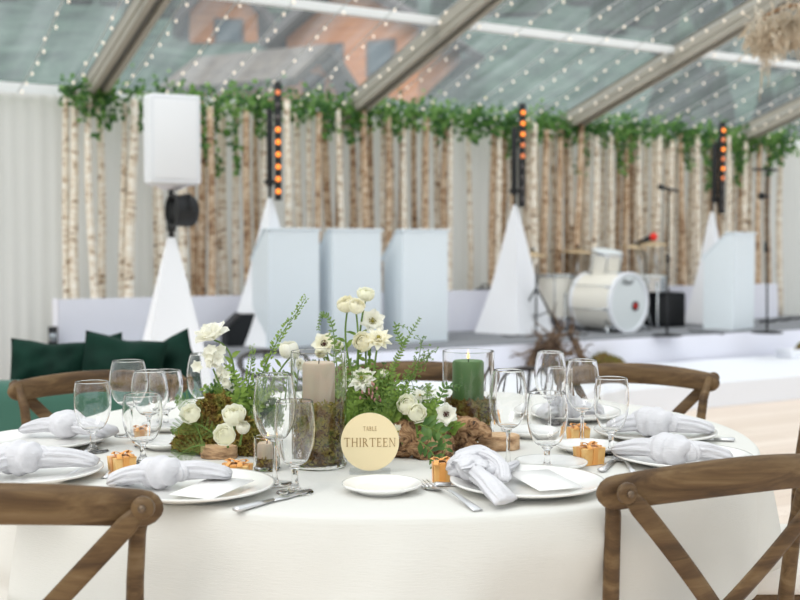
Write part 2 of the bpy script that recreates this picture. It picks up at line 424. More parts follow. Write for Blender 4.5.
# rafters: grooved box beams
RT = [-9, -6.95, -4.535, -2.19, .28, 2.76, 5.25, 7.7, 9.8]
for i, t0 in enumerate(RT):
    mb = MB()
    for s, (a, b) in enumerate(((-.1, 7.6), (7.6, 15.3))):
        A = W(t0, a, roof_z(max(a, 0)) - .06); B = W(t0, b, roof_z(min(b, 15.2)) - .06)
        up = V((0, 0, 1)); dr = (B - A).normalized(); sd = dr.cross(up).normalized(); u2 = sd.cross(dr)
        def bar(off, dz, wd, hg, mi=0):
            vs = []
            for P in (A, B):
                for x, z in ((-1, -1), (1, -1), (1, 1), (-1, 1)):
                    vs.append(P + sd * (off + x * wd / 2) + u2 * (dz + z * hg / 2))
            mb.add(vs, [(0, 1, 2, 3), (7, 6, 5, 4), (0, 4, 5, 1), (1, 5, 6, 2), (2, 6, 7, 3), (3, 7, 4, 0)], mi)
        bar(-.05, 0, .045, .17); bar(.05, 0, .045, .17); bar(0, 0, .06, .13, 1); bar(0, .075, .145, .02); bar(0, -.01, .16, .03)
    struct(mb.build('ceiling_beam_%d' % i, [M['alu'], M['aludk']], smooth=False))
# purlins
for i, d in enumerate((1.72, 3.9, 6.0, 7.6, 9.4, 11.6, 13.6)):
    for j in range(len(RT) - 1):
        MBb = MB().box((W(RT[j], d, roof_z(d) + .02) + W(RT[j + 1], d, roof_z(d) + .02)) / 2, (RT[j + 1] - RT[j] - .13, .07, .06), Matrix.Rotation(RZ, 3, 'Z'))
        struct(MBb.build('ceiling_purlin_%d' % (i * 10 + j), M['purlin'], smooth=False))
# eave beam and back wall drapes
struct(MB().box(W(.4, -.05, EAVE + .0), (18.8, .1, .1), Matrix.Rotation(RZ, 3, 'Z')).build('trim_eave_back', M['purlin'], smooth=False))
struct(MB().box(W(.4, 15.2, EAVE), (18.8, .1, .1), Matrix.Rotation(RZ, 3, 'Z')).build('trim_eave_front', M['purlin'], smooth=False))
def drape(p0, p1, z0, z1, nf, amp=.035, seed=1):
    mb = MB(); n = nf * 6; p0 = V(p0); p1 = V(p1); dr = (p1 - p0).normalized(); nr = V((-dr.y, dr.x, 0)); vs = []
    rows = 6
    for j in range(rows + 1):
        z = z0 + (z1 - z0) * j / rows
        for i in range(n + 1):
            x = i / n
            a = amp * sin(2 * pi * nf * x + 1.4 * noise.noise(V((x * nf * .35, seed, j * .12)))) * (1 - .35 * j / rows) + amp * .6 * noise.noise(V((x * nf * .8, seed + 5, j * .2)))
            p = p0.lerp(p1, x) + nr * a; vs.append((p.x, p.y, z))
    mb.add(vs, [(j * (n + 1) + i, j * (n + 1) + i + 1, (j + 1) * (n + 1) + i + 1, (j + 1) * (n + 1) + i) for j in range(rows) for i in range(n)])
    return mb
struct(drape(W(-9, .02), W(9.8, .02), 0, EAVE - .03, 170, .007).build('wall_back', M['drape']))
# far right side wall, seen only from the side
struct(drape(W(9.75, .1), W(9.75, 8), 0, EAVE - .03, 50, seed=4).build('wall_right', M['drape']))

# ------------------------------------------------------------------ stage
Dst = 1.82 + .0   # stage front distance from wall, set from the photo
P = at_z(632, 337, STAGE); Dst = -(P - WALL0).dot(NX)
TL = line_t(62, Dst); TLs = line_t(236, Dst)
stm = MB().box(W((TL + 6.5) / 2, (Dst + .25) / 2, STAGE / 2), (6.5 - TL, Dst - .25, STAGE - .004), Matrix.Rotation(RZ, 3, 'Z'))
st = thing('stage', 'low stage with grey carpet top and white skirted front', 'stage', W((TL + 6.5) / 2, Dst / 2, 0))
stm.build('deck', M['stagetop'], st, smooth=False, bevel=.005)
drape(W(TL, Dst + .02), W(6.5, Dst + .02), 0.005, STAGE - .01, 8, .006).build('skirt', M['skirtm'], st)
drape(W(TL - .02, .3), W(TL - .02, Dst + .02), 0.005, STAGE - .01, 4, .006).build('skirt', M['skirtm'], st)
# broad white step in front
P = at_z(770, 359, .15); Q = at_z(770, 402, 0)
d0 = Dst + .03; d1 = -(Q - WALL0).dot(NX)
struct(MB().box(W((TLs + 6.5) / 2, (d0 + .03 + d1) / 2, .0925), (6.5 - TLs + .4, d1 - d0 - .03, .185), Matrix.Rotation(RZ, 3, 'Z')).build('floor_step', M['white'], smooth=False, bevel=.004))
# low skirted riser that carries the birch row
P = at_z(565, 327, STAGE); Dsk = -(P - WALL0).dot(NX)
t0 = line_t(58, Dsk); t1 = line_t(778, Dsk)
rs = thing('riser', 'long low white draped riser in front of the birch poles', 'riser', W((t0 + t1) / 2, Dsk - .2, 0))
z1 = STAGE + .385
MB().box(W((t0 + t1) / 2, Dsk - .1, (STAGE + z1 + .002) / 2), (t1 - t0 - .04, .12, z1 - STAGE - .015), Matrix.Rotation(RZ, 3, 'Z')).build('deck', M['white'], rs, smooth=False)
g = drape(W(t0, Dsk), W(t1, Dsk), STAGE + .004, z1, 10, .012, 8)
g.build('skirt', M['skirtm'], rs)
drape(W(t0, Dsk - .18), W(t0, Dsk), STAGE + .004, z1, 1, .01, 9).build('skirt', M['skirtm'], rs)

# ------------------------------------------------------------------ birch poles
ORD = ['first', 'second', 'third', 'fourth', 'fifth', 'sixth', 'seventh', 'eighth', 'ninth', 'tenth', 'eleventh', 'twelfth', 'thirteenth', 'fourteenth', 'fifteenth', 'sixteenth', 'seventeenth', 'eighteenth', 'nineteenth', 'twentieth']
def ordinal(n):
    if n <= 20: return ORD[n - 1]
    if n >= 100: return 'last'
    tens = ['', '', 'twent', 'thirt', 'fort', 'fift', 'sixt', 'sevent', 'eight', 'ninet'][n // 10]
    return tens + ('ieth' if n % 10 == 0 else 'y ' + ORD[n % 10 - 1])
rb = random.Random(21)
protos = []
for k in range(7):
    pts = []; rad = []; H = 2.12; a = rb.uniform(0, 6); bend = rb.uniform(.01, .03)
    for j in range(15):
        z = H * j / 14
        pts.append(V((bend * sin(z * 2.1 + a) + .01 * noise.noise(V((z * 2, k, 0))), bend * cos(z * 1.7 + a), z)))
        rad.append(.05 * (1 - .28 * j / 14) * (1 + .12 * noise.noise(V((z * 4, k * 3, 7)))))
    protos.append((pts, rad))
xs = [68, 76, 95, 103, 122, 130, 156, 163, 182, 193, 203, 212, 226, 236, 246, 258, 268, 287, 299, 308, 318, 330, 342, 350, 361, 371, 383, 394, 405, 416, 428, 438, 451, 470, 492, 500, 512, 524, 533, 541, 552, 561, 572, 583, 592, 602, 612, 622, 631, 640, 650, 660, 669, 679, 688, 697, 706, 717, 727, 737, 748, 757, 768, 780]
xs = sorted(xs + [338, 366, 388, 400, 422, 445, 498, 517, 528, 537, 546, 557, 567, 577, 587, 607, 617, 627, 636, 645, 655, 664, 674, 683, 692, 702, 712, 722, 732, 742, 753])
meshes = []
for n, x in enumerate(xs):
    k = n % 7; wm = rb.random() < .42
    dd = (.10, .20, .30)[n % 3] + .02
    tt = line_t(x, dd); P = W(tt, dd, STAGE + .002)
    if len(meshes) <= k * 2 + 1:
        pass
    key = (k, wm)
    found = [o for kk, o in meshes if kk == key]
    lab = '%s birch pole from the left end of the backdrop row' % ordinal(n + 1)
    if not found:
        pts, rad = protos[k]
        o = MB().tube(pts, rad, 10).build('birch_pole', M['birchw'] if wm else M['birch'])
        meshes.append((key, o))
    else:
        o = found[0].copy(); COL.objects.link(o)
    sc = rb.uniform(.55, .86) * (1.15 if x in (130, 226, 163, 361, 500, 631) else 1)
    top = EAVE - rb.uniform(-.02, .12)
    o.location = P + V((0, 0, .0)); o.scale = (sc, sc, (top - STAGE) / 2.12)
    o.rotation_euler = (rb.uniform(-.012, .012), rb.uniform(-.02, .02), rb.uniform(0, 6))
    tag(o, lab, 'birch pole', 'birch poles of the stage backdrop')

# ------------------------------------------------------------------ ivy along the tops
def ivy_clump(mb, c, n, sx, sz, rg, size=.05, down=0):
    for _ in range(n):
        p = c + UX * rg.gauss(0, sx) - NX * rg.uniform(-.05, .12) + V((0, 0, rg.gauss(0, sz) - down * rg.random()))
        d = V((rg.uniform(-1, 1), rg.uniform(-1, .6), rg.uniform(-1, .4)))
        mb.leaf(p, d, (rg.uniform(-.5, .5), -1, rg.uniform(-.2, 1)), size * rg.uniform(.7, 1.3), size * rg.uniform(.7, 1.1), .2, 0 if rg.random() < .6 else 1)
gx = [(84, 128, .10), (140, 78, .10), (118, 80, .12), (215, 120, .12), (272, 95, .1), (318, 100, .12), (352, 104, .12), (402, 108, .12), (438, 112, .11), (470, 115, .11), (508, 112, .13), (556, 118, .12), (590, 120, .12), (626, 124, .13), (668, 126, .12), (705, 128, .14), (745, 130, .13), (775, 134, .11)]
rg = random.Random(5)
names = 'at the left end of the backdrop'
bounds = [(64, 'at the far left end of the birch row'), (150, 'behind the white loudspeaker'), (215, 'left of the first amber light bar'), (290, 'above the first white lectern'), (350, 'above the middle white lectern'), (410, 'above the third white lectern'), (465, 'left of the middle light bar'), (520, 'behind the middle light bar'), (575, 'above the drum kit'), (640, 'above the first microphone stand'), (700, 'behind the right light bar'), (750, 'at the far right end of the birch row')]
for i, (x0, where) in enumerate(bounds):
    x1 = bounds[i + 1][0] if i + 1 < len(bounds) else 792
    ta, tb = line_t(x0, .25), line_t(x1, .25)
    mb = MB(); mb2 = MB()
    vine = []
    for j in range(13):
        t = ta + (tb - ta) * j / 12
        vine.append(W(t, .22 + .04 * sin(j * 2), EAVE - .02 + .04 * sin(j * 1.3 + i)))
    mb2.tube(vine, .008, 5)
    dens = .55 if x1 <= 215 else (.8 if x1 <= 300 else 1.25)
    n = int((tb - ta) * 400 * dens)
    for _ in range(n):
        t = rg.uniform(ta, tb); hh = .5 + .5 * noise.noise(V((t * 2.2, 1, i))) 
        c = W(t, .22 + rg.uniform(-.06, .14), EAVE - .0 + rg.gauss(.0, .07) + .12 * (hh - .4) - .16 * rg.random() ** 2 * hh)
        d = V((rg.uniform(-1, 1), rg.uniform(-1, .6), rg.uniform(-1, .5)))
        mb.leaf(c, d, (rg.uniform(-.5, .5), -1, rg.uniform(0, 1)), .055 * rg.uniform(.6, 1.25), .05 * rg.uniform(.6, 1.1), .2, 0 if rg.random() < .62 else 1)
    g = thing('ivy_garland', 'leafy green ivy garland ' + where, 'ivy garland', vine[6], 0, 'ivy garland sections along the pole tops')
    mb2.build('vine', M['stem'], g); mb.build('leaves', [M['ivy'], M['ivydk']], g)
trails = [(72, .12), (84, .25), (104, .38), (112, .28), (141, .3), (207, .55), (214, .65), (235, .62), (262, .3), (327, .28), (352, .3), (398, .26), (440, .22), (472, .26), (508, .36), (536, .22), (580, .52), (620, .48), (630, .36), (684, .4), (706, .6), (735, .55), (738, .38), (768, .42), (776, .3)]
for n, (x, L) in enumerate(trails):
    tt = line_t(x, .3); mb = MB(); vn = MB(); pts = []
    for j in range(9):
        z = EAVE - L * j / 8; pts.append(W(tt + .03 * sin(j * 1.1 + n), .30, z))
    vn.tube(pts, .004, 4)
    for j in range(int(90 * L) + 12):
        q = rg.random(); p = pts[min(7, int(q * 8))].lerp(pts[min(8, int(q * 8) + 1)], (q * 8) % 1)
        sp = .035 * (1.3 - q * .6)
        p = p + UX * rg.gauss(0, sp) - NX * rg.uniform(-.02, .05)
        mb.leaf(p, (rg.uniform(-1, 1), rg.uniform(-.6, .2), rg.uniform(-1.4, .2)), (rg.uniform(-.4, .4), -1, .4), .05 * rg.uniform(.7, 1.2), .045 * rg.uniform(.6, 1.1), .2, 0 if rg.random() < .4 else 1)
    g = thing('ivy_trail', '%s hanging ivy trail from the left below the garland' % ordinal(n + 1), 'ivy trail', pts[0], 0, 'ivy trails hanging over the birch poles')
    vn.build('vine', M['stem'], g); mb.build('leaves', [M['ivy'], M['ivydk']], g)

# ------------------------------------------------------------------ string lights under the roof
bulb = None
BAYS = ['in the roof bay left of the leftmost beam', 'in the roof bay above the loudspeaker', 'in the roof bay above the middle lecterns', 'in the roof bay above the drum kit', 'in the rightmost roof bay']
bulb_me = None
for bi in range(5):
    a, b = RT[bi + 1], RT[bi + 2]
    for s in range(6):
        t0 = a + (b - a) * (s + .5) / 6 + rg.uniform(-.04, .04)
        if bi == 0 and s < 2: continue
        if bi == 4 and s > 4: continue
        P0 = W(t0, .1, roof_z(.1) - .05)
        g = thing('string_light', '%s string of warm bulbs %s' % (ordinal(s + 1), BAYS[bi]), 'string lights', P0, 0, 'fairy light strings under the clear roof')
        pts = []
        for j in range(17):
            d = .1 + 5.2 * j / 16
            pts.append(W(t0 + .01 * sin(j), d, roof_z(d) - .06 - .03 * sin(pi * ((d / 2.2) % 1))))
        MB().tube(pts, .005, 4).build('wire', M['wire'], g)
        ph = rg.uniform(0, .18)
        for j in range(21):
            d = .16 + ph + .185 * j + rg.uniform(-.03, .03)
            P = W(t0 + rg.choice((-.018, .018)), d, roof_z(d) - .085 - .03 * sin(pi * ((d / 2.2) % 1)))
            if bulb_me is None:
                o = MB().ball((0, 0, 0), (.008, .008, .012), 8, 6).build('bulb', M['bulb']); bulb_me = o.data
            else:
                o = bpy.data.objects.new('bulb', bulb_me); COL.objects.link(o)
            o.parent = g; o.location = P - P0
# ================================================================== stage equipment
RotS = Matrix.Rotation(RZ, 3, 'Z')
def pyramid_cover(mb, h, w, tw, lean=(0, 0), z0=0, n=4):
    """stretch-fabric cover: straight taper with slightly hollow sides"""
    rows = 10; vs = []; seg = 4 * 4
    for j in range(rows + 1):
        q = j / rows; r = w / 2 * (1 - q) + tw / 2 * q
        r *= 1 - .12 * sin(pi * q)
        for k in range(4):
            c0 = V((cos(pi / 4 + k * pi / 2), sin(pi / 4 + k * pi / 2), 0)) * r * 1.2
            c1 = V((cos(pi / 4 + (k + 1) * pi / 2), sin(pi / 4 + (k + 1) * pi / 2), 0)) * r * 1.2
            for m_ in range(4):
                p = c0.lerp(c1, m_ / 4); inw = 1 - .10 * sin(pi * m_ / 4) * sin(pi * min(1, q * 1.2))
                vs.append(V((p.x * inw + lean[0] * q, p.y * inw + lean[1] * q, z0 + h * q)))
    fs = [(j * seg + k, j * seg + (k + 1) % seg, (j + 1) * seg + (k + 1) % seg, (j + 1) * seg + k) for j in range(rows) for k in range(seg)]
    fs.append(tuple(rows * seg + k for k in range(seg)))
    mb.add(vs, fs); return mb

# loudspeaker on its covered stand
SPY = 7.15
P = at_y(172, 300, SPY); P.z = 0
t = thing('speaker_stand', 'tall white fabric covered stand carrying the white loudspeaker at left', 'speaker stand', P, radians(20), local=True)
pyramid_cover(MB(), 1.26, .80, .05, (.0, 0)).build('cover', M['scrim'], t, angle=35)
MB().tube([(0, 0, 1.2), (0, 0, 1.64)], .018, 10).build('pole', M['black'], t)
MB().tube([(0, 0, 1.30), (0, 0, 1.36)], .03, 10).build('clamp', M['black'], t)
Pz = at_y(172, 190, SPY).z; H_ = at_y(172, 97, SPY).z - Pz
t = thing('loudspeaker', 'boxy white covered loudspeaker mounted on the tall cone stand', 'loudspeaker', (P.x, P.y, Pz - .0), radians(24), local=True)
poly = [(-.16, -.15), (.16, -.15), (.175, -.02), (.12, .15), (-.12, .15), (-.175, -.02)]
MB().prism(poly, .03, H_).build('cabinet', M['white'], t, bevel=.018, angle=35, bsegs=3)
MB().lathe([(0, 0), (.05, 0), (.09, .02), (.14, .035), (0, .04)], 16).build('pole_cup', M['skirtm'], t)
MB().box((0, -.152, H_ / 2 + .015), (.27, .006, H_ - .1)).build('grille', M['scrim'], t, bevel=.003)
# black stage lamp on the stand
L = at_y(180, 211, SPY)
t = thing('stage_lamp', 'round black stage lamp clamped below the white loudspeaker', 'stage lamp', L + V((.03, -.03, 0)), radians(-55), local=True)
Rx = Matrix.Rotation(pi / 2, 3, 'X')
MB().lathe([(0, -.07), (.085, -.07), (.1, -.05), (.1, .07), (.108, .07), (.108, .085), (.09, .085), (.09, .06), (0, .05)], 24, M=Rx).build('housing', M['black'], t, angle=30)
MB().lathe([(.0, .062), (.085, .062), (.085, .056), (0, .056)], 24, M=Rx).build('lens', M['black'], t)
MB().tube([(-.115, 0, 0), (-.12, 0, .06), (-.05, .02, .1), (.05, .02, .1), (.12, 0, .06), (.115, 0, 0)], .009, 8).build('yoke', M['black'], t)
MB().tube([(-.02, .02, .1), (-.06, .03, .04), (-.1, .05, -.02)], .012, 8).build('bracket', M['black'], t)

# light bars on covered stands
AM = []
def light_bar(px_apex, py_apex, px_bar, label, side, Y, on, wd=.62):
    P = at_y(px_apex, py_apex, Y); zt = P.z
    st = thing('light_stand', 'white pyramid stand cover under the ' + label, 'light stand', (P.x, P.y, STAGE + .002), RZ + radians(15), local=True)
    pyramid_cover(MB(), zt - STAGE, wd, .03).build('cover', M['scrim'], st, angle=35)
    MB().tube([(0, 0, zt - STAGE - .05), (0, 0, zt - STAGE + .16)], .014, 8).build('pole', M['black'], st)
    B = at_y(px_bar, 150, Y - .02)
    t = thing('light_bar', 'vertical black bar of amber lamps, ' + label, 'light bar', (B.x, B.y, zt - .02), radians(8), local=True, group=None)
    MB().box((0, 0, .47), (.058, .06, .94)).build('housing', M['black'], t, bevel=.006)
    MB().box((side * .065, .03, .42), (.05, .05, .62)).build('back_bar', M['black'], t, bevel=.005)
    MB().box((side * .05, .03, .15), (.12, .03, .03)).build('bracket', M['black'], t, bevel=.003)
    for k in range(9):
        MB().lathe([(0, 0), (.017, 0), (.020, .006), (.017, .012), (0, .015)], 14, (0, -.03, .07 + .098 * k), Rx).build('lamp', M[{'1': 'amber', '2': 'amberdim', '0': 'lens'}[on[k]]], t)
light_bar(270, 198, 278, 'standing behind the first white lectern', -1, 8.95, '111111002')
light_bar(515, 205, 522, 'standing left of the drum kit', -1, 10.2, '000022111')
light_bar(712, 212, 722, 'standing behind the right hand lectern', -1, 11.5, '000212121', .48)

# white lecterns
def lectern(px, py, label, ww=.42, dp=.31, h=.915, rz=0, dots=False):
    P = at_z(px, py, STAGE)
    t = thing('lectern', label, 'lectern', P, RZ + rz, local=True)
    prof = [(0, 0), (dp, 0), (dp, h - .22), (.07, h), (0, h)]      # y, z
    for s in (-1, 1):
        vs = [(s * ww / 2 + e, y, z) for e in (-.009, .009) for y, z in prof]; n = 5
        MB().add(vs, [(0, 1, 2, 3, 4)[::-1], (5, 6, 7, 8, 9)] + [(i, (i + 1) % n, n + (i + 1) % n, n + i) for i in range(n)]) if 0 else None
        m_ = MB(); m_.add(vs, [(4, 3, 2, 1, 0), (5, 6, 7, 8, 9)] + [(i, (i + 1) % n, n + (i + 1) % n, n + i) for i in range(n)])
        m_.build('side_panel', M['podium'], t, smooth=False)
    MB().box((0, 0, h / 2), (ww + .02, .018, h)).build('front_panel', M['podium'], t, smooth=False, bevel=.003)
    a = math.atan2(.22, dp - .07); Rt = Matrix.Rotation(-a, 3, 'X')
    m_ = MB(); y0, z0, y1, z1 = .07, h, dp + .02, h - .22 - .02
    m_.add([(-ww / 2 - .02, y0, z0), (ww / 2 + .02, y0, z0), (ww / 2 + .02, y1, z1), (-ww / 2 - .02, y1, z1), (-ww / 2 - .02, y0, z0 + .018), (ww / 2 + .02, y0, z0 + .018), (ww / 2 + .02, y1, z1 + .018), (-ww / 2 - .02, y1, z1 + .018)],
           [(3, 2, 1, 0), (4, 5, 6, 7), (0, 1, 5, 4), (1, 2, 6, 5), (2, 3, 7, 6), (3, 0, 4, 7)])
    m_.build('desk', M['podium'], t, smooth=False)
    MB().box((0, .03, h + .008), (ww + .05, .1, .018)).build('top_ledge', M['podium'], t, smooth=False, bevel=.003)
    MB().box((0, dp + .01, h - .22), (ww + .02, .018, .06)).build('paper_stop', M['podium'], t, smooth=False, bevel=.003)
    return t
lectern(294, 347, 'white lectern with sloping desk, left of the three together')
lectern(357, 344.5, 'white lectern with sloping desk, middle of the three together')
lectern(425, 342, 'white lectern with sloping desk, right of the three together')
lectern(743, 329, 'white lectern standing alone right of the drum kit', ww=.40, rz=radians(16))

# drums
def drum_thing(name, label, cat, P, rz=0): return thing(name, label, cat, P, rz, local=True)
BD = at_y(628, 304, 10.25); BD.z = STAGE + .275
ang = radians(40)                       # head looks right of the camera
t = thing('bass_drum', 'white bass drum lying on its side with a clear front head', 'drum', (BD.x, BD.y, STAGE), pi / 2 * 0 + ang, local=True)
c0 = (0, 0, .275); Ry = Matrix.Rotation(pi / 2, 3, 'X')   # axis z -> -y (towards the front)
MB().lathe([(.262, 0), (.268, 0), (.268, -.46), (.262, -.46)], 40, c0, Ry, closed=True).build('shell', M['drumsh'], t, angle=30)
MB().lathe([(0, -.004), (.262, -.004), (.262, .001), (0, .001)], 40, c0, Ry).build('front_head', M['drumhd'], t, angle=30)
MB().lathe([(0, -.46), (.262, -.46), (.262, -.455), (0, -.455)], 40, c0, Ry).build('rear_head', M['drumhd'], t, angle=30)
for y in (-.012, -.475):
    MB().lathe([(.258, y), (.284, y), (.284, y + .03), (.258, y + .03)], 40, c0, Ry, closed=True).build('hoop', M['white'], t, angle=30)
MB().lathe([(.03, .002), (.045, .002), (.045, .010), (.03, .010)], 20, (.1, -.002, .24), Ry, closed=True).build('port_ring', M['black'], t)
MB().lathe([(0, .002), (.028, .002), (.028, .006), (0, .006)], 20, (.1, -.002, .24), Ry).build('red_pad', M['red'], t)
for s in (-1, 1):
    MB().tube([(s * .2, -.0 + .1, .13), (s * .31, -.02, .0)], .011, 8).build('leg', M['chrome'], t)
for k in range(8):
    a = 2 * pi * k / 8 + .2
    MB().box((cos(a) * .272, .05, .275 + sin(a) * .272), (.02, .06, .02)).build('lug', M['chrome'], t, smooth=False)
    MB().tube([(cos(a) * .284, -.01, .275 + sin(a) * .284), (cos(a) * .284, .47, .275 + sin(a) * .284)], .004, 6).build('tension_rod', M['chrome'], t)
fc = bpy.data.curves.new('lettering', 'FONT'); fc.body = 'Pearl'; fc.size = .075; fc.align_x = 'CENTER'; fc.extrude = .001; fc.shear = .3
fo = bpy.data.objects.new('lettering_curve', fc); COL.objects.link(fo); bpy.context.view_layer.update()
fm = bpy.data.meshes.new_from_object(fo.evaluated_get(bpy.context.evaluated_depsgraph_get())); bpy.data.objects.remove(fo)
fm.materials.clear(); fm.materials.append(M['black'])
fo = bpy.data.objects.new('lettering', fm); COL.objects.link(fo); fo.parent = t; fo.location = (-.02, -.008, .44); fo.rotation_euler = (pi / 2, 0, 0)

def cyl_drum(name, label, px, py, Y, r, h, tilt=0, legs=True, z=None, mt='drumsh', rz=.3):
    P = at_y(px, py, Y)
    zb = z if z is not None else P.z
    t = thing(name, label, 'drum', (P.x, P.y, STAGE if legs else zb), rz, local=True)
    c = (0, 0, zb - STAGE if legs else 0); Rt = Matrix.Rotation(tilt, 3, 'X')
    MB().lathe([(0, 0.01), (r, .01), (r, h - .01), (0, h - .01)], 32, c, Rt).build('shell', M[mt], t, angle=30)
    MB().lathe([(0, h - .012), (r * .99, h - .012), (r * .99, h), (0, h)], 32, c, Rt).build('head', M['drumhd'], t, angle=30)
    for z_ in (0, h - .02):
        MB().lathe([(r - .002, z_), (r + .012, z_), (r + .012, z_ + .022), (r - .002, z_ + .022)], 32, c, Rt, closed=True).build('hoop', M['chrome'], t, angle=30)
    for k in range(6):
        a = 2 * pi * k / 6
        p = V((cos(a) * (r + .008), sin(a) * (r + .008), 0))
        MB().tube([Rt @ (p + V((0, 0, .01))) + V(c), Rt @ (p + V((0, 0, h - .01))) + V(c)], .006, 6).build('lug', M['chrome'], t)
    if legs:
        for k in range(3):
            a = 2 * pi * k / 3 + .5
            MB().tube([(cos(a) * (r + .02), sin(a) * (r + .02), c[2] + h * .6), (cos(a) * (r + .02), sin(a) * (r + .02), .05), (cos(a) * (r + .05), sin(a) * (r + .05), .004)], .008, 6).build('leg', M['chrome'], t)
    return t
cyl_drum('floor_tom', 'white floor tom on chrome legs left of the bass drum', 556, 318, 10.7, .185, .42)
cyl_drum('rack_tom', 'small white rack tom mounted over the bass drum', 604, 276, 10.55, .145, .24, .22, legs=False, rz=.4)
cyl_drum('snare_drum', 'shallow chrome snare drum behind the bass drum', 648, 290, 10.9, .17, .14, .05, legs=True, mt='chrome')
def cymbal(px, py, Y, r, label, tilt=(.06, .04), boom=0, foot=True):
    P = at_y(px, py, Y)
    t = thing('cymbal_stand', label, 'cymbal', (P.x, P.y, STAGE), .3, local=True)
    h = P.z - STAGE
    R = Matrix.Rotation(tilt[0], 3, 'X') @ Matrix.Rotation(tilt[1], 3, 'Y')
    MB().lathe([(.012, .028), (.03, .022), (r * .3, .006), (r, -.008), (r, -.011), (r * .3, .002), (.03, .016), (.012, .022)], 36, (0, 0, h), R, closed=True).build('cymbal', M['cymbal'], t)
    MB().tube([(boom, .02, .25), (boom, .02, h * .7), (0, 0, h + .06)], .009, 8).build('pole', M['chrome'], t)
    MB().tube([(0, 0, h + .03), (0, 0, h + .055)], .016, 8).build('wing_nut', M['black'], t)
    for k in range(3):
        a = 2 * pi * k / 3 + .4
        MB().tube([(boom, .02, .42), (boom + cos(a) * .25, .02 + sin(a) * .25, .01)], .008, 6).build('leg', M['chrome'], t)
cymbal(533, 254, 10.6, .15, 'small pair of hi-hat cymbals at the left of the drum kit', (.1, 0))
cymbal(578, 251, 11.2, .23, 'wide bronze cymbal above the floor tom', (.07, .03))
cymbal(634, 247, 11.0, .18, 'bronze cymbal above the bass drum, the lower of the two there', (.08, .1), .1)
cymbal(652, 243.5, 11.5, .2, 'bronze cymbal at the right of the drum kit, the highest one', (.07, -.05), .08)
# drum hardware under the kit
t = thing('drum_throne', 'round black drum stool behind the bass drum', 'stool', at_z(598, 326, STAGE) + V((.1, .55, 0)), 0, local=True)
MB().lathe([(0, .44), (.15, .44), (.165, .46), (.165, .5), (.14, .52), (0, .52)], 24).build('seat', M['black'], t)
MB().tube([(0, 0, .1), (0, 0, .45)], .015, 8).build('pole', M['chrome'], t)
for k in range(3): MB().tube([(0, 0, .25), (cos(2.1 * k) * .22, sin(2.1 * k) * .22, .01)], .01, 6).build('leg', M['chrome'], t)
t = thing('bass_pedal', 'dark bass drum pedal on the stage beside the drum legs', 'pedal', at_z(592, 330, STAGE), .9, local=True)
MB().box((0, 0, .015), (.09, .28, .03)).build('footboard', M['black'], t, bevel=.004)
MB().tube([(-.05, .1, .02), (-.05, .1, .2), (.05, .1, .2), (.05, .1, .02)], .01, 8).build('frame', M['chrome'], t)
MB().ball((0, .08, .26), .03).build('beater', M['black'], t)
# folded dark stand between stand cover and floor tom
t = thing('drum_hardware_stand', 'thin dark tripod stand between the white pyramid and the floor tom', 'stand', at_z(536, 334, STAGE), .2, local=True)
MB().tube([(0, 0, .05), (0, 0, .62)], .01, 8).build('pole', M['black'], t)
for k in range(3):
    a = 2 * pi * k / 3 + .2
    MB().tube([(0, 0, .42), (cos(a) * .26, sin(a) * .26, .01)], .009, 6).build('leg', M['black'], t)
    MB().tube([(0, 0, .16), (cos(a) * .14, sin(a) * .14, .20)], .006, 6).build('brace', M['black'], t)

# microphones
P = at_z(667, 336, STAGE)
t = thing('microphone_stand', 'straight black microphone stand beside the drum kit', 'microphone stand', P, 0, local=True)
h = at_y(667, 190, P.y).z - STAGE
MB().lathe([(0, 0), (.13, 0), (.13, .012), (.03, .025), (0, .025)], 24).build('base', M['black'], t)
MB().tube([(0, 0, .02), (0, 0, h * .55)], .011, 8).build('pole', M['black'], t)
MB().tube([(0, 0, h * .55), (0, 0, h)], .008, 8).build('upper_pole', M['black'], t)
MB().tube([(0, 0, h * .5), (0, 0, h * .56)], .018, 8).build('clutch', M['black'], t)
m_ = thing('microphone', 'black microphone tilted on top of the straight stand', 'microphone', (P.x, P.y, STAGE + h), 0, local=True)
MB().tube([(.09, 0, -.012), (-.05, 0, .02)], [.010, .016], 12).build('body', M['black'], m_)
MB().ball((-.07, 0, .026), .026).build('windscreen', M['blackg'], m_)
P = at_z(767, 333, STAGE)
t = thing('microphone_stand', 'black microphone stand with a crossbar at the right edge of the stage', 'microphone stand', P, 0, local=True)
h = at_y(766, 170, P.y).z - STAGE
MB().lathe([(0, 0), (.14, 0), (.14, .012), (.03, .025), (0, .025)], 24).build('base', M['black'], t)
MB().tube([(0, 0, .02), (-.02, 0, h)], .010, 8).build('pole', M['black'], t)
MB().tube([(-.15, 0, h + .005), (.07, 0, h + .0)], .012, 8).build('crossbar', M['black'], t)
MB().tube([(-.02, 0, h * .5), (-.02, 0, h * .56)], .018, 8).build('clutch', M['black'], t)
m_ = thing('microphone', 'black microphone clipped halfway up the crossbar stand at right', 'microphone', (P.x, P.y, STAGE + h * .84), 0, local=True)
MB().tube([(0, 0, 0), (-.06, -.02, .0)], [.010, .018], 12).build('body', M['black'], m_)
MB().ball((-.08, -.027, 0), .034).build('windscreen', M['blackg'], m_)
P = at_y(648, 238, 11.0)
t = thing('boom_microphone', 'black boom microphone with a bright red tip over the drums', 'microphone', (P.x, P.y, STAGE), 0, local=True)
h = P.z - STAGE
MB().tube([(-.0, .1, .02), (-.0, .1, h * .8), (-.1, .05, h - .05)], .008, 8).build('boom', M['black'], t)
for k in range(3): MB().tube([(0, .1, .2), (cos(2.1 * k + .5) * .2, .1 + sin(2.1 * k + .5) * .2, .01)], .007, 6).build('leg', M['black'], t)
MB().tube([(-.1, 0.03, h - .05), (.02, 0, h)], [.014, .03], 12).build('body', M['black'], t)
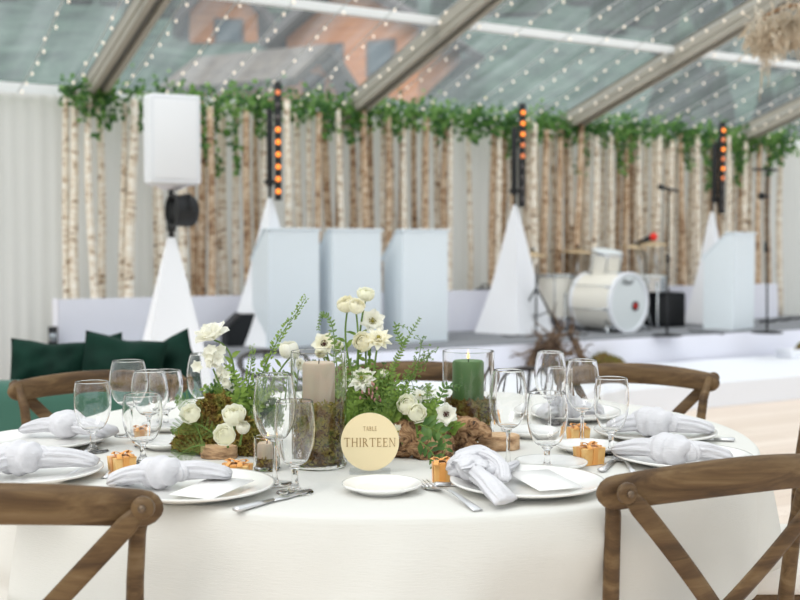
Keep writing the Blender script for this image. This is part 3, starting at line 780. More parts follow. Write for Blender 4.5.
MB().ball((.055, 0, h + .01), .042).build('windscreen', M['red'], t)

# black boxes on stage
def case(px, py, w, d, h, label, cat, name, mt='blackg', z=STAGE, rz=.3):
    P = at_z(px, py, z) + V((0, d / 2, 0))
    t = thing(name, label, cat, P, rz, local=True)
    MB().box((0, 0, h / 2), (w, d, h)).build('cabinet', M[mt], t, bevel=.02)
    MB().box((0, -d / 2 - .003, h / 2), (w * .84, .008, h * .8)).build('grille', M['black'], t, bevel=.003)
    MB().tube([(-.06, 0, h), (-.05, 0, h + .02), (.05, 0, h + .02), (.06, 0, h)], .007, 6).build('handle', M['black'], t)
    return P
P = case(667, 327, .33, .28, .34, 'black padded amplifier between the drum kit and right pyramid', 'amplifier', 'amplifier')
t = thing('small_mixer', 'small dark box resting on top of the black amplifier', 'mixer', P + V((-.1, 0, .362)), .3, local=True)
MB().box((0, 0, .03), (.16, .12, .05)).build('body', M['black'], t, bevel=.006)
MB().tube([(.03, 0, .05), (.03, 0, .08)], .012, 8).build('knob', M['chrome'], t)
# wedge monitor at left
P = at_z(238, 346, STAGE) + V((0, .12, 0))
t = thing('stage_monitor', 'black wedge monitor speaker left of the three lecterns', 'loudspeaker', P, radians(20), local=True)
poly = [(-.13, 0), (.13, 0), (.13, .26), (-.0, .25), (-.13, .13)]
MB().prism(poly, -.14, .14, Matrix.Rotation(pi / 2, 3, 'X')).build('cabinet', M['blackg'], t, bevel=.01, smooth=False)
m_ = MB(); m_.add([(-.128, -.12, .14), (-.128, .12, .14), (-.01, .12, .252), (-.01, -.12, .252), (-.134, -.12, .146), (-.134, .12, .146), (-.016, .12, .258), (-.016, -.12, .258)], [(0, 1, 2, 3), (7, 6, 5, 4), (0, 4, 5, 1), (2, 6, 7, 3), (1, 5, 6, 2), (3, 7, 4, 0)])
m_.build('grille', M['black'], t, smooth=False)
# round black case behind the middle pyramid
P = at_y(485, 303, 10.62)
t = thing('round_case', 'round black drum case behind the middle white pyramid', 'case', (P.x, P.y, STAGE), radians(35), local=True)
MB().lathe([(0, -.07), (.19, -.07), (.2, -.06), (.2, .07), (.19, .08), (0, .08)], 32, (0, 0, .2), Rx).build('shell', M['blackg'], t, angle=30)
MB().tube([(-.05, 0, .4), (-.04, 0, .43), (.04, 0, .43), (.05, 0, .4)], .008, 6).build('handle', M['black'], t)
# cables
for k, (a, b) in enumerate((((760, 322), (798, 318)), ((688, 331), (722, 334)), ((500, 336), (590, 334)))):
    A = at_z(a[0], a[1], STAGE + .012); B = at_z(b[0], b[1], STAGE + .012); pts = []
    for j in range(40):
        q = j / 39; p = A.lerp(B, q); pts.append(p + V((.02 * sin(q * 21 + k), .05 * sin(q * 17 + k), .004 * sin(q * 40) + .002)))
    o = MB().tube(pts, .012 if k == 0 else .006, 6).build('stage_cable', M['blackg'], origin=A)
    tag(o, ['thick black cable bundle on the stage right of the lone lectern', 'thin black cable on the stage left of the lone lectern', 'thin black cable on the stage in front of the drums'][k], 'cable')
# small items at far left: bottle with red label and black box
P = at_z(82, 345, STAGE + .0)
t = thing('drink_bottle', 'small bottle with a red label in front of the white riser', 'bottle', P, 0, local=True)
MB().lathe([(0, 0), (.03, 0), (.032, .01), (.032, .13), (.012, .18), (.012, .21), (0, .21)], 16).build('bottle', M['white'], t)
MB().lathe([(.033, .07), (.034, .07), (.034, .13), (.033, .13)], 16, closed=True).build('label', M['red'], t)
P = at_y(53, 338, 8.4)
t = thing('power_box', 'small black box at the left end of the white riser', 'box', (P.x, P.y, 0), .3, local=True)
MB().box((0, 0, .30), (.07, .07, .60)).build('body', M['black'], t, bevel=.006)
MB().box((0, -.037, .52), (.05, .006, .06)).build('socket', M['chrome'], t, bevel=.002)

# ------------------------------------------------------------------ driftwood decoration on the step
def gnarl(mb, p0, d, L, r, rn, depth=0, seg=8):
    pts = [V(p0)]; rr_ = [r]; d = V(d).normalized()
    n = max(4, int(L / .03))
    for j in range(n):
        d = (d + V((rn.gauss(0, .33), rn.gauss(0, .33), rn.gauss(0, .28)))).normalized()
        pts.append(pts[-1] + d * L / n); rr_.append(r * (1 - .7 * (j + 1) / n) * rn.uniform(.8, 1.25))
        if depth < 2 and rn.random() < .3: gnarl(mb, pts[-1], d + V((rn.uniform(-1, 1), rn.uniform(-1, 1), rn.uniform(-.3, .8))), L * .5, rr_[-1] * .7, rn, depth + 1, seg)
    mb.tube(pts, rr_, seg)
def moss_mound(c, rx, ry, h, rn, name, label, n=500, mt='moss', leaf=.012, base='mossb', parent=None, shell=None):
    mb = MB(); vs = []; rows, seg = 12, 40
    def f(a, q):
        r = q * (1 + .22 * noise.noise(V((cos(a) * 1.5 + c[0] * 9, sin(a) * 1.5, c[1]))))
        z = h * (1 - q ** 2.4) * (1 + .45 * noise.noise(V((cos(a) * q * 2.6, sin(a) * q * 2.6, c[0] * 7))) + .35 * noise.noise(V((cos(a) * q * 7, sin(a) * q * 7, c[0] * 7))))
        return V((c[0] + rx * r * cos(a), c[1] + ry * r * sin(a), c[2] + max(0, z)))
    vs.append(f(0, 0))
    for j in range(1, rows + 1):
        for k in range(seg): vs.append(f(2 * pi * k / seg, j / rows))
    fs = [(0, 1 + k, 1 + (k + 1) % seg) for k in range(seg)]
    for j in range(rows - 1):
        for k in range(seg): fs.append((1 + j * seg + k, 1 + (j + 1) * seg + k, 1 + (j + 1) * seg + (k + 1) % seg, 1 + j * seg + (k + 1) % seg))
    mb.add(vs, fs)
    for _ in range(n):
        a = rn.uniform(0, 2 * pi); q = sqrt(rn.random()); p = f(a, q)
        d = (V((cos(a) * q, sin(a) * q, 1.1 - q)) + V((rn.gauss(0, .5), rn.gauss(0, .5), rn.gauss(0, .4))))
        mb.leaf(p - d.normalized() * leaf * .3, d, (rn.uniform(-1, 1), rn.uniform(-1, 1), .3), leaf * rn.uniform(.7, 1.5), leaf * rn.uniform(.35, .8), .2, 1)
    o = mb.build(name, [M[base], M[mt]], parent, origin=None if parent else V(c))
    return tag(o, label, 'moss', kind='stuff') if not parent else o
rn = random.Random(8)
P = at_z(562, 371, .185)
t = thing('driftwood_branch', 'knotty brown driftwood branches rising from moss in front of the stage', 'driftwood', P)
b1 = MB()
for k in range(8):
    gnarl(b1, P + V((rn.uniform(-.28, .22), rn.uniform(-.06, .06), .03)), (rn.uniform(-.45, .45), rn.uniform(-.3, .3), 1), rn.uniform(.30, .52), .034, rn)
gnarl(b1, P + V((-.3, 0, .05)), (1, 0, .1), .7, .05, rn)
b1.build('branches', M['root'], t)
for x, y, r, l in ((512, 370, .13, 'green moss mound left of the driftwood before the stage'), (607, 367, .20, 'green moss mound right of the driftwood before the stage'), (560, 372, .12, 'green moss mound at the foot of the driftwood before the stage')):
    Q = at_z(x, y, .186); moss_mound(Q, r, r * .6, .085, rn, 'moss_mound', l, 500, 'moss2', .02, 'mossb')
for x, y, r in ((616, 371, .035), (532, 372, .03), (598, 374, .028)):
    Q = at_z(x, y, .186)
    o = MB().ball((Q.x, Q.y, Q.z + r * .6), (r * 1.2, r, r * .7), 14, 8).build('pebble', mat('pale stone', (214, 204, 190), .8), origin=Q)
    tag(o, {616: 'pale pebble in front of the right moss mound', 532: 'pale pebble left of the driftwood foot', 598: 'pale pebble below the right end of the driftwood'}[x], 'stone')
# second arrangement at the right edge
Q = at_z(797, 357, .186)
t = tag(MB().box(Q + V((.04, .05, .035)), (.42, .2, .07), RotS).build('white_plinth', M['white'], origin=Q, bevel=.004), 'low white block on the step at the right edge', 'plinth')
moss_mound(Q + V((.14, .03, .07)), .14, .07, .10, rn, 'moss_mound', 'brownish moss mound on the low white block at right', 300, 'moss2', .02)

# ------------------------------------------------------------------ pampas garland hanging top right
C0 = V((2.50, 6.15, 2.43)); t = thing('hanging_dried_grass_ring', 'hanging ring of beige dried grass under the roof at top right', 'hanging decoration', C0)
rn = random.Random(4); mb = MB(); hoop = []
for k in range(24):
    a = 2 * pi * k / 24; hoop.append(C0 + V((.52 * cos(a), .3 * sin(a), .05 * sin(2 * a))))
MB().tube(hoop, .012, 6, closed=True).build('hoop', M['drift'], t)
for _ in range(3800):
    a = rn.uniform(0, 2 * pi); sag = .10 * cos(3 * a)
    p = C0 + V((.52 * cos(a), .3 * sin(a), -.02 + sag * .3)) + V((rn.gauss(0, .035), rn.gauss(0, .035), rn.gauss(-.02, .045)))
    mb.leaf(p, (rn.gauss(0, .6), rn.gauss(0, .6), -1 + rn.gauss(0, .7)), (0, -1, .2), rn.uniform(.03, .10), .010, .3)
mb.build('plumes', M['pampas'], t)
mb = MB()
for _ in range(60):
    a = rn.uniform(0, 2 * pi); p = C0 + V((.5 * cos(a), .3 * sin(a), -.05)); L = rn.uniform(.12, .42)
    mb.tube([p, p + V((rn.gauss(0, .01), 0, -L * .5)), p + V((rn.gauss(0, .015), 0, -L))], [.003, .004, .002], 4)
mb.build('strands', M['pampas'], t)
for a in (.5, 2.6, 4.7):
    p = C0 + V((.5 * cos(a), .3 * sin(a), 0)); q = C0.copy(); dd = -(q - WALL0).dot(NX); q.z = roof_z(dd) - .02
    MB().tube([p, q], .004, 5).build('cord', M['wire'], t)
# ================================================================== sofa and cushions
P = V((-1.75, 4.45, 0))
t = thing('velvet_sofa', 'emerald green velvet sofa seen from behind at left', 'sofa', P)
def rbox(c, s, mt, nm, bev=.05):
    return MB().box(c, s).build(nm, mt, t, bevel=bev, bsegs=4)
SZ = at_y(20, 384, 4.1).z
rbox((-1.72, 4.2, SZ / 2 + .03), (1.90, .2, SZ - .06), M['velvet'], 'backrest', .07)
rbox((-1.72, 4.72, .26), (1.86, .84, .34), M['velvet'], 'seat', .05)
rbox((-.84, 4.75, .31), (.16, .82, .5), M['velvet'], 'arm', .06)
rbox((-2.62, 4.75, .31), (.16, .82, .5), M['velvet'], 'arm', .06)
for x in (-2.55, -.9):
    for y in (4.18, 5.05): MB().tube([(x, y, 0), (x, y, .1)], [.02, .028], 10).build('leg', M['wood'], t)
def pillow(x, y, z, w, rot, tilt, lab, yaw=0):
    mb = MB(); n = 18; vs = []; idx = {}
    for s in (0, 1):
        for j in range(n + 1):
            for i in range(n + 1):
                u = -1 + 2 * i / n; v = -1 + 2 * j / n
                edge = max(0, (1 - abs(u) ** 2.6)) * max(0, (1 - abs(v) ** 2.6))
                px = u * (1 - .13 * (1 - abs(u) ** 2) * 0 - .05 * (1 - v * v) * abs(u)); pz = v * (1 - .05 * (1 - u * u) * abs(v))
                th = .42 * edge ** .6 * (1 + .6 * noise.noise(V((u * 2.2 + x * 5, v * 2.2, s))) + .2 * noise.noise(V((u * 6 + x * 5, v * 5, s))))
                # dent at the top where the cushion is chopped
                pz -= .06 * exp(-(u / .32) ** 2) * max(0, v) ** 2
                vs.append(V((px * w / 2, (1 if s else -1) * th * w / 2, pz * w / 2)))
    A = (n + 1) ** 2; fs = []
    for j in range(n):
        for i in range(n):
            a = j * (n + 1) + i; fs.append((a, a + 1, a + n + 2, a + n + 1)); fs.append(tuple(A + q for q in (a, a + n + 1, a + n + 2, a + 1)))
    R = Matrix.Rotation(yaw, 3, 'Z') @ Matrix.Rotation(tilt, 3, 'X') @ Matrix.Rotation(rot, 3, 'Y')
    vs = [R @ p + V((x, y, z)) for p in vs]
    mb.add(vs, fs); o = mb.build('velvet_cushion', M['velvetdk'], origin=(x, y, z))
    mm = o.modifiers.new('weld', 'WELD'); mm.merge_threshold = .0008
    return tag(o, lab, 'cushion')
pillow(-1.43, 4.50, .655, .32, .06, -.12, 'dark green velvet cushion at the left end of the row on the sofa', .1)
pillow(-1.29, 4.66, .66, .30, -.22, -.2, 'dark green velvet cushion tucked behind, second from the left on the sofa', -.2)
pillow(-1.13, 4.47, .665, .34, .14, -.15, 'green velvet cushion in the middle of the row, its corner standing up', .0)
pillow(-.985, 4.62, .63, .36, -.34, -.1, 'dark green velvet cushion at the right end of the sofa, lowest of the row', -.5)

# dark bentwood lounge chairs beyond the table
def bentwood(px, py, Y, rz, lab, w=.3):
    P = at_y(px, py, Y); zt = P.z
    t = thing('bentwood_chair', lab, 'chair', (P.x, P.y, 0), rz, local=True)
    hoop = [(w * cos(a), -.02 + .26 * sin(a), zt - .06 + .055 * sin(a)) for a in [2 * pi * k / 30 for k in range(30)]]
    MB().tube(hoop, .013, 8, closed=True).build('back_hoop', M['darkwood'], t)
    MB().lathe([(0, .36), (.2, .36), (.21, .375), (.2, .39), (0, .39)], 24, (0, -.02, 0)).build('seat', M['darkwood'], t)
    for s in (-1, 1):
        for q in (-1, 1): MB().tube([(s * .19, q * .17, 0), (s * .16, q * .14, .37)], .011, 8).build('leg', M['darkwood'], t)
        MB().tube([(s * .15, .1, .38), (s * w * .8, .13, zt - .03)], .009, 6).build('spindle', M['darkwood'], t)
    MB().tube([(0, .17, .38), (.0, .235, zt - .01)], .009, 6).build('spindle', M['darkwood'], t)
bentwood(272, 354, 6.3, .3, 'dark bentwood chair with a hoop back behind the flowers at left', .19)
bentwood(516, 372, 5.3, -.4, 'dark bentwood chair behind the wine glasses at right of the green candle', .13)

# ================================================================== dining chairs
def chair_local(root):
    w = .225
    # top rail: bowed, slightly arched, rounded ends
    pts = []; rad = []
    for j in range(25):
        u = -1 + 2 * j / 24
        u = sin(u * pi / 2)
        pts.append(V((u * .252, -.275 + .045 * u * u, .799 - .019 * u * u)))
        e = sqrt(max(.02, 1 - (max(0, abs(u) - .885) / .116) ** 2))
        rad.append((.0135 * (.3 + .7 * e), .030 * e * (1.06 - .14 * u * u)))
    def sup(q, a): return 1 / ((abs(cos(a)) ** 2.6 + abs(sin(a)) ** 2.6) ** (1 / 2.6))
    MB().tube(pts, rad, 20, up=(0, 0, 1), mod=sup).build('top_rail', M['wood'], root)
    for s in (-1, 1):
        pp = [(s * .205, -.235, 0), (s * .198, -.205, .2), (s * .195, -.190, .42), (s * .196, -.192, .55), (s * .201, -.202, .66), (s * .209, -.216, .74), (s * .226, -.232, .802)]
        MB().tube(pp, [.013, .015, .016, .0145, .0138, .0132, .011], 14).build('leg', M['wood'], root)
        MB().tube([(s * .19, .19, 0), (s * .185, .185, .25), (s * .18, .18, .43)], [.013, .015, .017], 14).build('leg', M['wood'], root)
        # flat bent brace crossing to the other side
        br = []
        for j in range(15):
            q = j / 14
            x = s * (.232 - (.232 + .10) * q); z = .793 - .355 * q
            y = -.262 - .022 + .004 * (s + 1) + .085 * q ** 1.3 - .012 * sin(pi * q)
            br.append(V((x, y, z)))
        R = [(.0165, .0045)] * 15
        R[0] = (.010, .0045); br[0] = br[0]
        b = MB().tube(br, R, 12, up=(0, 1, .15), mod=lambda q, a: 1 / ((abs(cos(a)) ** 4 + abs(sin(a)) ** 4) ** .25))
        o = b.build('brace', M['wood'], root)
        mb = MB().lathe([(0, -.0065), (.016, -.0065), (.0175, -.004), (.0175, .0035), (0, .0035)], 18, br[0] + V((0, 0, 0)), Matrix.Rotation(-pi / 2, 3, 'X'))
        mb.build('brace_end', M['wood'], o)
        MB().lathe([(0, .004), (.006, .004), (.006, -.001), (0, -.001)], 12, br[0] + V((0, -.0075, 0)), Matrix.Rotation(pi / 2, 3, 'X')).build('screw', M['screw'], o)
        MB().tube([(s * .197, -.2, .17), (s * .188, .185, .17)], .009, 10).build('stretcher', M['wood'], root)
    MB().tube([(-.19, 0, .17), (.19, 0, .17)], .009, 10).build('stretcher', M['wood'], root)
    MB().box((0, -.005, .405), (.37, .37, .035)).build('seat_frame', M['wood'], root, bevel=.01, bsegs=3)
    MB().box((0, .005, .452), (.41, .39, .066)).build('cushion', M['seat'], root, bevel=.022, bsegs=4)
M['screw'] = mat('dull screw head', (120, 104, 88), .45, .7)
CH = [((-.618, 1.93), 0, 'weathered wooden cross-back chair in the left foreground, seen from behind'),
      ((.452, 2.110), radians(25), 'weathered wooden cross-back chair in the right foreground, seen from behind'),
      ((.82, 2.61), radians(90), 'wooden cross-back chair at the right edge, mostly behind the foreground chair'),
      ((-.877 + .095, 3.22 - .255), radians(200), 'wooden cross-back chair across the table at left, before the green sofa'),
      ((.73 - .095, 3.42 - .255), radians(160), 'wooden cross-back chair across the table at right'),
      ((.035, 3.225), radians(180), 'wooden cross-back chair directly behind the flower centrepiece')]
first = None
for (x, y), rz, lab in CH:
    if first is None:
        first = thing('cross_back_chair', lab, 'chair', (x, y, 0), rz, 'cross-back chairs around the table', local=True); chair_local(first); o = first
    else: o = copy_tree(first)
    o.location = (x, y, 0); o.rotation_euler = (0, 0, rz); o['label'] = lab

# ================================================================== table and cloth
TC = V((-.025, 2.595, 0)); TR = .828; TZ = .752
t = thing('round_table', 'round banquet table hidden under the white cloth', 'table', TC)
MB().lathe([(0, .728), (TR - .012, .728), (TR - .012, .744), (0, .744)], 64, TC).build('tabletop', M['bark'], t, angle=30)
for k in range(4):
    a = pi / 4 + k * pi / 2
    MB().tube([TC + V((cos(a) * .38, sin(a) * .38, 0)), TC + V((cos(a) * .36, sin(a) * .36, .72))], .016, 10).build('leg', M['chrome'], t)
def seat_limit(th, z):
    lim = 9
    y0_, y1_ = (-.27, .235) if z <= .5 else (-.27, -.15)
    for (x, y), rz, lab in CH:
        d = V((cos(th), sin(th))); 
        # the seat's rectangle plus a margin, in chair space
        for k in range(60):
            r = .95 - k * .012
            p = V((TC.x + d.x * r - x, TC.y + d.y * r - y))
            q = V((p.x * cos(rz) + p.y * sin(rz), -p.x * sin(rz) + p.y * cos(rz)))
            if (abs(q.x) < .245 if z <= .5 else .165 < abs(q.x) < .24) and y0_ < q.y < y1_: lim = min(lim, r - .012)
    return lim
mb = MB(); nt_ = 360; prof = []
tops = [0, .15, .3, .45, .6, .7, .75, TR - .012]
rows = [(r, TZ, 0) for r in tops] + [(TR - .004, TZ - .0015, 0), (TR + .001, TZ - .006, 0), (TR + .003, TZ - .014, 0)]
dz = [.70, .66, .62, .58, .54, .51, .49, .47, .44, .4, .33, .26, .18, .1, .02]
rows += [(TR + .004, z, 1) for z in dz]
vs = []; fs = []
ang_lim = {}
for ri, (r, z, dr) in enumerate(rows):
    for k in range(nt_):
        th = 2 * pi * k / nt_
        rr_ = r
        if dr:
            q = (TZ - z) / TZ
            front = exp(-((th - 1.5 * pi + .1) / .6) ** 2)
            amp = .135 * q ** .75 * (1 - .5 * front)
            ph_ = 14 * th + 1.6 * sin(3 * th + 1) + .4
            fold = (abs(sin(ph_ / 2)) ** 1.5) * (.75 + .35 * sin(5 * th + 2)) + .25 * noise.noise(V((cos(th) * 4, sin(th) * 4, q * .6)))
            fold = fold * (1 - .45 * front) + front * 1.5 * (noise.noise(V((th * 7 + q * 1.5, q * 1.2, 2.))) + .4)
            rr_ = r + .018 * q + amp * fold - .02 * q * (1 - front)
            if z < .69:
                if (k, z) not in ang_lim: ang_lim[(k, z)] = seat_limit(th, z)
        vs.append([th, rr_, z])
# smooth the pushed-in part
for ri, (r, z, dr) in enumerate(rows):
    if dr and z < .69:
        L = [min(ang_lim[(k, z)], vs[ri * nt_ + k][1]) for k in range(nt_)]
        L2 = [min(L[(k + j) % nt_] for j in range(-2, 3)) for k in range(nt_)]
        wn = 1 if z <= .5 else 11
        if wn > 1:
            dl = [L[k] - vs[ri * nt_ + k][1] for k in range(nt_)]
            dl = [min(dl[(k + j) % nt_] for j in range(-8, 9)) for k in range(nt_)]
            fade = min(1, (.70 - z) / .14)
            L2 = [vs[ri * nt_ + k][1] + fade * sum(dl[(k + j) % nt_] for j in range(-wn, wn + 1)) / (2 * wn + 1) for k in range(nt_)]
            for k in range(nt_): vs[ri * nt_ + k][1] = L2[k]
        else:
            for k in range(nt_): vs[ri * nt_ + k][1] = sum(L2[(k + j) % nt_] for j in range(-1, 2)) / 3
vv = [V((TC.x + r * cos(a), TC.y + r * sin(a), z)) for a, r, z in vs]
nr = len(rows)
vv2 = [V((TC.x, TC.y, TZ))] + vv[nt_:]
fs = [(0, 1 + k, 1 + (k + 1) % nt_) for k in range(nt_)]
for j in range(nr - 2):
    for k in range(nt_):
        a = 1 + j * nt_; fs.append((a + k, a + nt_ + k, a + nt_ + (k + 1) % nt_, a + (k + 1) % nt_))
mb.add(vv2, fs)
o = mb.build('tablecloth', M['cloth'], origin=TC)
tag(o, 'white linen cloth draped to the floor over the round table', 'tablecloth')

def T(px, py, h=0): return at_z(px, py, TZ + h)
def s_at(P): return F / P.y     # px per metre near P

# ================================================================== plates
def plate_mesh(R, h=.018):
    return MB().lathe([(0, .004), (R * .58, .004), (R * .60, .0), (R * .63, .0), (R * .66, .004), (R * .97, h - .0035), (R, h - .001), (R * .998, h + .0015), (R * .96, h + .001), (R * .68, .0085), (R * .62, .007), (0, .007)], 56)
proto_p = {}
def plate(px, py, R, lab, small=False, group=None):
    P = T(px, py, .012); P.z = TZ + .0005
    key = round(R, 3)
    if key not in proto_p:
        o = plate_mesh(R, .018 if not small else .015).build('side_plate' if small else 'dinner_plate', M['china'], origin=(0, 0, 0)); proto_p[key] = o
    else: o = proto_p[key].copy(); COL.objects.link(o)
    o.location = P; tag(o, lab, 'plate', 'side plates' if small else 'dinner plates'); return P
PL = {}
for key, x, y, lab in (('A', 196, 487, 'white dinner plate in the left foreground with a napkin and a card'), ('B', 527, 483, 'white dinner plate in the right foreground with a napkin tail over its rim'),
                       ('C', 28, 472, 'white dinner plate at the left edge behind the foreground chair'), ('D', 45, 440, 'white dinner plate before the chair in front of the green sofa'),
                       ('E', 682, 457, 'white dinner plate at right just above the foreground chair rail'), ('F', 655, 433, 'white dinner plate at right before the far wooden chair'),
                       ('G', 570, 413, 'white dinner plate behind the wine glasses across the table')):
    PL[key] = plate(x, y, .138, lab)
for x, y, lab in ((382, 485, 'small white side plate in front of the round gold table sign'), (551, 463, 'small white side plate behind the right foreground plate'),
                  (588, 446, 'small white side plate beside the gold boxes at right'), (168, 442, 'small white side plate behind the glasses at left'),
                  (532, 431, 'small white side plate partly hidden by the tall wine glass right of the wood slice'), (172, 425, 'small white side plate farthest back, left of the mossy log')):
    plate(x, y, .071, lab, True)
# cards on plates
for key, dx, dy, rz, lab in (('A', .035, -.035, -.45, 'blank white card on the left foreground plate'), ('B', .03, -.005, .35, 'blank white card on the right foreground plate')):
    P = PL[key] + V((dx, dy, .0125))
    o = MB().box((0, 0, 0), (.085, .13, .0012)).build('place_card', M['card'], origin=(0, 0, 0)); o.location = P + V((0, 0, .006)); o.rotation_euler = (radians(3), 0, rz)
    tag(o, lab, 'card')

# ================================================================== knotted napkins
def napkin(L, K, Rr, hgt, size, lab, seed, wl=1., wr=1., tuckL=0, tuckR=0, extra=None):
    """L, K, Rr: photo points of the left tail end, knot, right tail end"""
    rn = random.Random(seed); mb = MB()
    A, B, C = at_z(*L[:2], TZ + L[2]), at_z(*K[:2], TZ + K[2]), at_z(*Rr[:2], TZ + Rr[2])
    ph = rn.uniform(0, 6)
    def pleat(n, am): return lambda q, a: 1 + am * sin(n * a + ph + q * 2.0) + am * .6 * sin((n + 4) * a - q * 3 + ph)
    def tail(E, wdt, sd):
        pts = []; rad = []
        for j in range(16):
            q = j / 15; p = B.lerp(E, q)
            p = p + V((0, 0, .012 * sin(pi * q) * .6)) + V((.004 * noise.noise(V((q * 3, seed, sd))), .004 * noise.noise(V((q * 3, seed, sd + 3))), 0))
            wv = size * wdt * (.55 + .52 * q ** .8) * (1 - .18 * (q > .93)); hv = size * (.44 + .12 * sin(pi * q) - .18 * q)
            if j == 15: wv *= .82; hv *= .5
            pts.append(p); rad.append((wv, hv))
        mb.tube(pts, rad, 40, up=(0, 0, 1), mod=pleat(9, .10))
    tail(A, wl, 1); tail(C, wr, 2)
    ax = (C - A).normalized(); up = V((0, 0, 1)); sd = ax.cross(up).normalized()
    # the knot: a wide pleated wrap, with a second smaller fold crossing it
    for w_, (tl, off, lx, ly, lz) in enumerate(((.55, -.10, 1.18, 1.12, .86), (-.75, .80, .5, .90, .56))):
        axx = (ax * cos(tl) + sd * sin(tl)).normalized(); s2 = axx.cross(up).normalized()
        vs = []; nr_, seg = 26, 36
        for j in range(nr_ + 1):
            th = pi * j / nr_
            for m_ in range(seg):
                a = 2 * pi * m_ / seg
                x = -cos(th); rr_ = abs(sin(th)) ** .62
                pl_ = 1 + .085 * sin(x * 10 + ph + 1.1 * sin(a + w_)) + .035 * noise.noise(V((x * 3, cos(a) * 2, sin(a) * 2 + seed)))
                vs.append(B + ax * size * off + axx * x * lx * size * (1 + .12 * sin(a)) + s2 * cos(a) * rr_ * ly * size * pl_ + up * (sin(a) * rr_ * lz * pl_ + .12) * size)
        mb.add(vs, [(j * seg + m_, j * seg + (m_ + 1) % seg, (j + 1) * seg + (m_ + 1) % seg, (j + 1) * seg + m_) for j in range(nr_) for m_ in range(seg)])
    if extra:
        for pts_px, rads in extra:
            pts = [at_z(x, y, TZ + h) for x, y, h in pts_px]
            # resample with catmull-rom
            out = []; rr2 = []
            for i in range(len(pts) - 1):
                p0, p1, p2, p3 = pts[max(i - 1, 0)], pts[i], pts[i + 1], pts[min(i + 2, len(pts) - 1)]
                for k in range(6):
                    q = k / 6
                    out.append(.5 * ((2 * p1) + (p2 - p0) * q + (2 * p0 - 5 * p1 + 4 * p2 - p3) * q * q + (3 * p1 - p0 - 3 * p2 + p3) * q ** 3))
                    rr2.append((rads[i][0] * (1 - q) + rads[i + 1][0] * q, rads[i][1] * (1 - q) + rads[i + 1][1] * q))
            out.append(pts[-1]); rr2.append((rads[-1][0] * .8, rads[-1][1] * .6))
            mb.tube(out, rr2, 40, up=(0, 0, 1), mod=pleat(8, .10))
    o = mb.build('knotted_napkin', M['napkin'], origin=B)
    return tag(o, lab, 'napkin', 'knotted napkins')
napkin((108, 482, .022), (162, 474, .034), (232, 474, .030), 0, .032, 'pale grey napkin knotted on the left foreground plate', 1, 1.0, .8)
# foreground right: a fat roll, an arch over it and a pleated tail falling over the rim
napkin((459, 468, .046), (474, 470, .038), (490, 474, .036), 0, .026, 'pale grey napkin whose pleated tail falls over the right foreground plate', 2, 1.0, .9,
       extra=[([(452, 470, .026), (464, 464, .040), (480, 460, .040), (494, 466, .036), (503, 478, .030)], [(.014, .015), (.024, .025), (.025, .026), (.021, .019), (.015, .011)]),
              ([(455, 462, .045), (470, 454, .056), (488, 456, .054), (502, 466, .044), (505, 480, .032)], [(.006, .006), (.009, .008), (.010, .008), (.011, .009), (.010, .006)]),
              ([(476, 474, .040), (487, 482, .036), (497, 492, .026), (507, 502, .013)], [(.013, .016), (.017, .013), (.022, .010), (.030, .007)]),
              ([(494, 472, .034), (506, 468, .030), (517, 462, .022)], [(.014, .010), (.013, .008), (.006, .004)])])
napkin((-20, 470, .028), (22, 460, .038), (98, 462, .030), 0, .036, 'pale grey napkin knotted on the plate at the left edge', 3, 1.0, .85)
napkin((22, 430, .024), (68, 426, .036), (112, 434, .026), 0, .034, 'pale grey napkin knotted on the plate in front of the sofa', 4, .7, 1.0)
napkin((616, 449, .028), (672, 452, .034), (732, 457, .026), 0, .036, 'pale grey napkin knotted on the plate just above the right chair rail', 5, .95, .75)
napkin((606, 428, .024), (654, 424, .036), (714, 430, .026), 0, .038, 'pale grey napkin knotted on the plate before the far right chair', 6, .9, .8)
napkin((538, 415, .026), (568, 409, .036), (600, 412, .026), 0, .036, 'pale grey napkin knotted on the plate behind the wine glasses', 7, 1.0, .8)
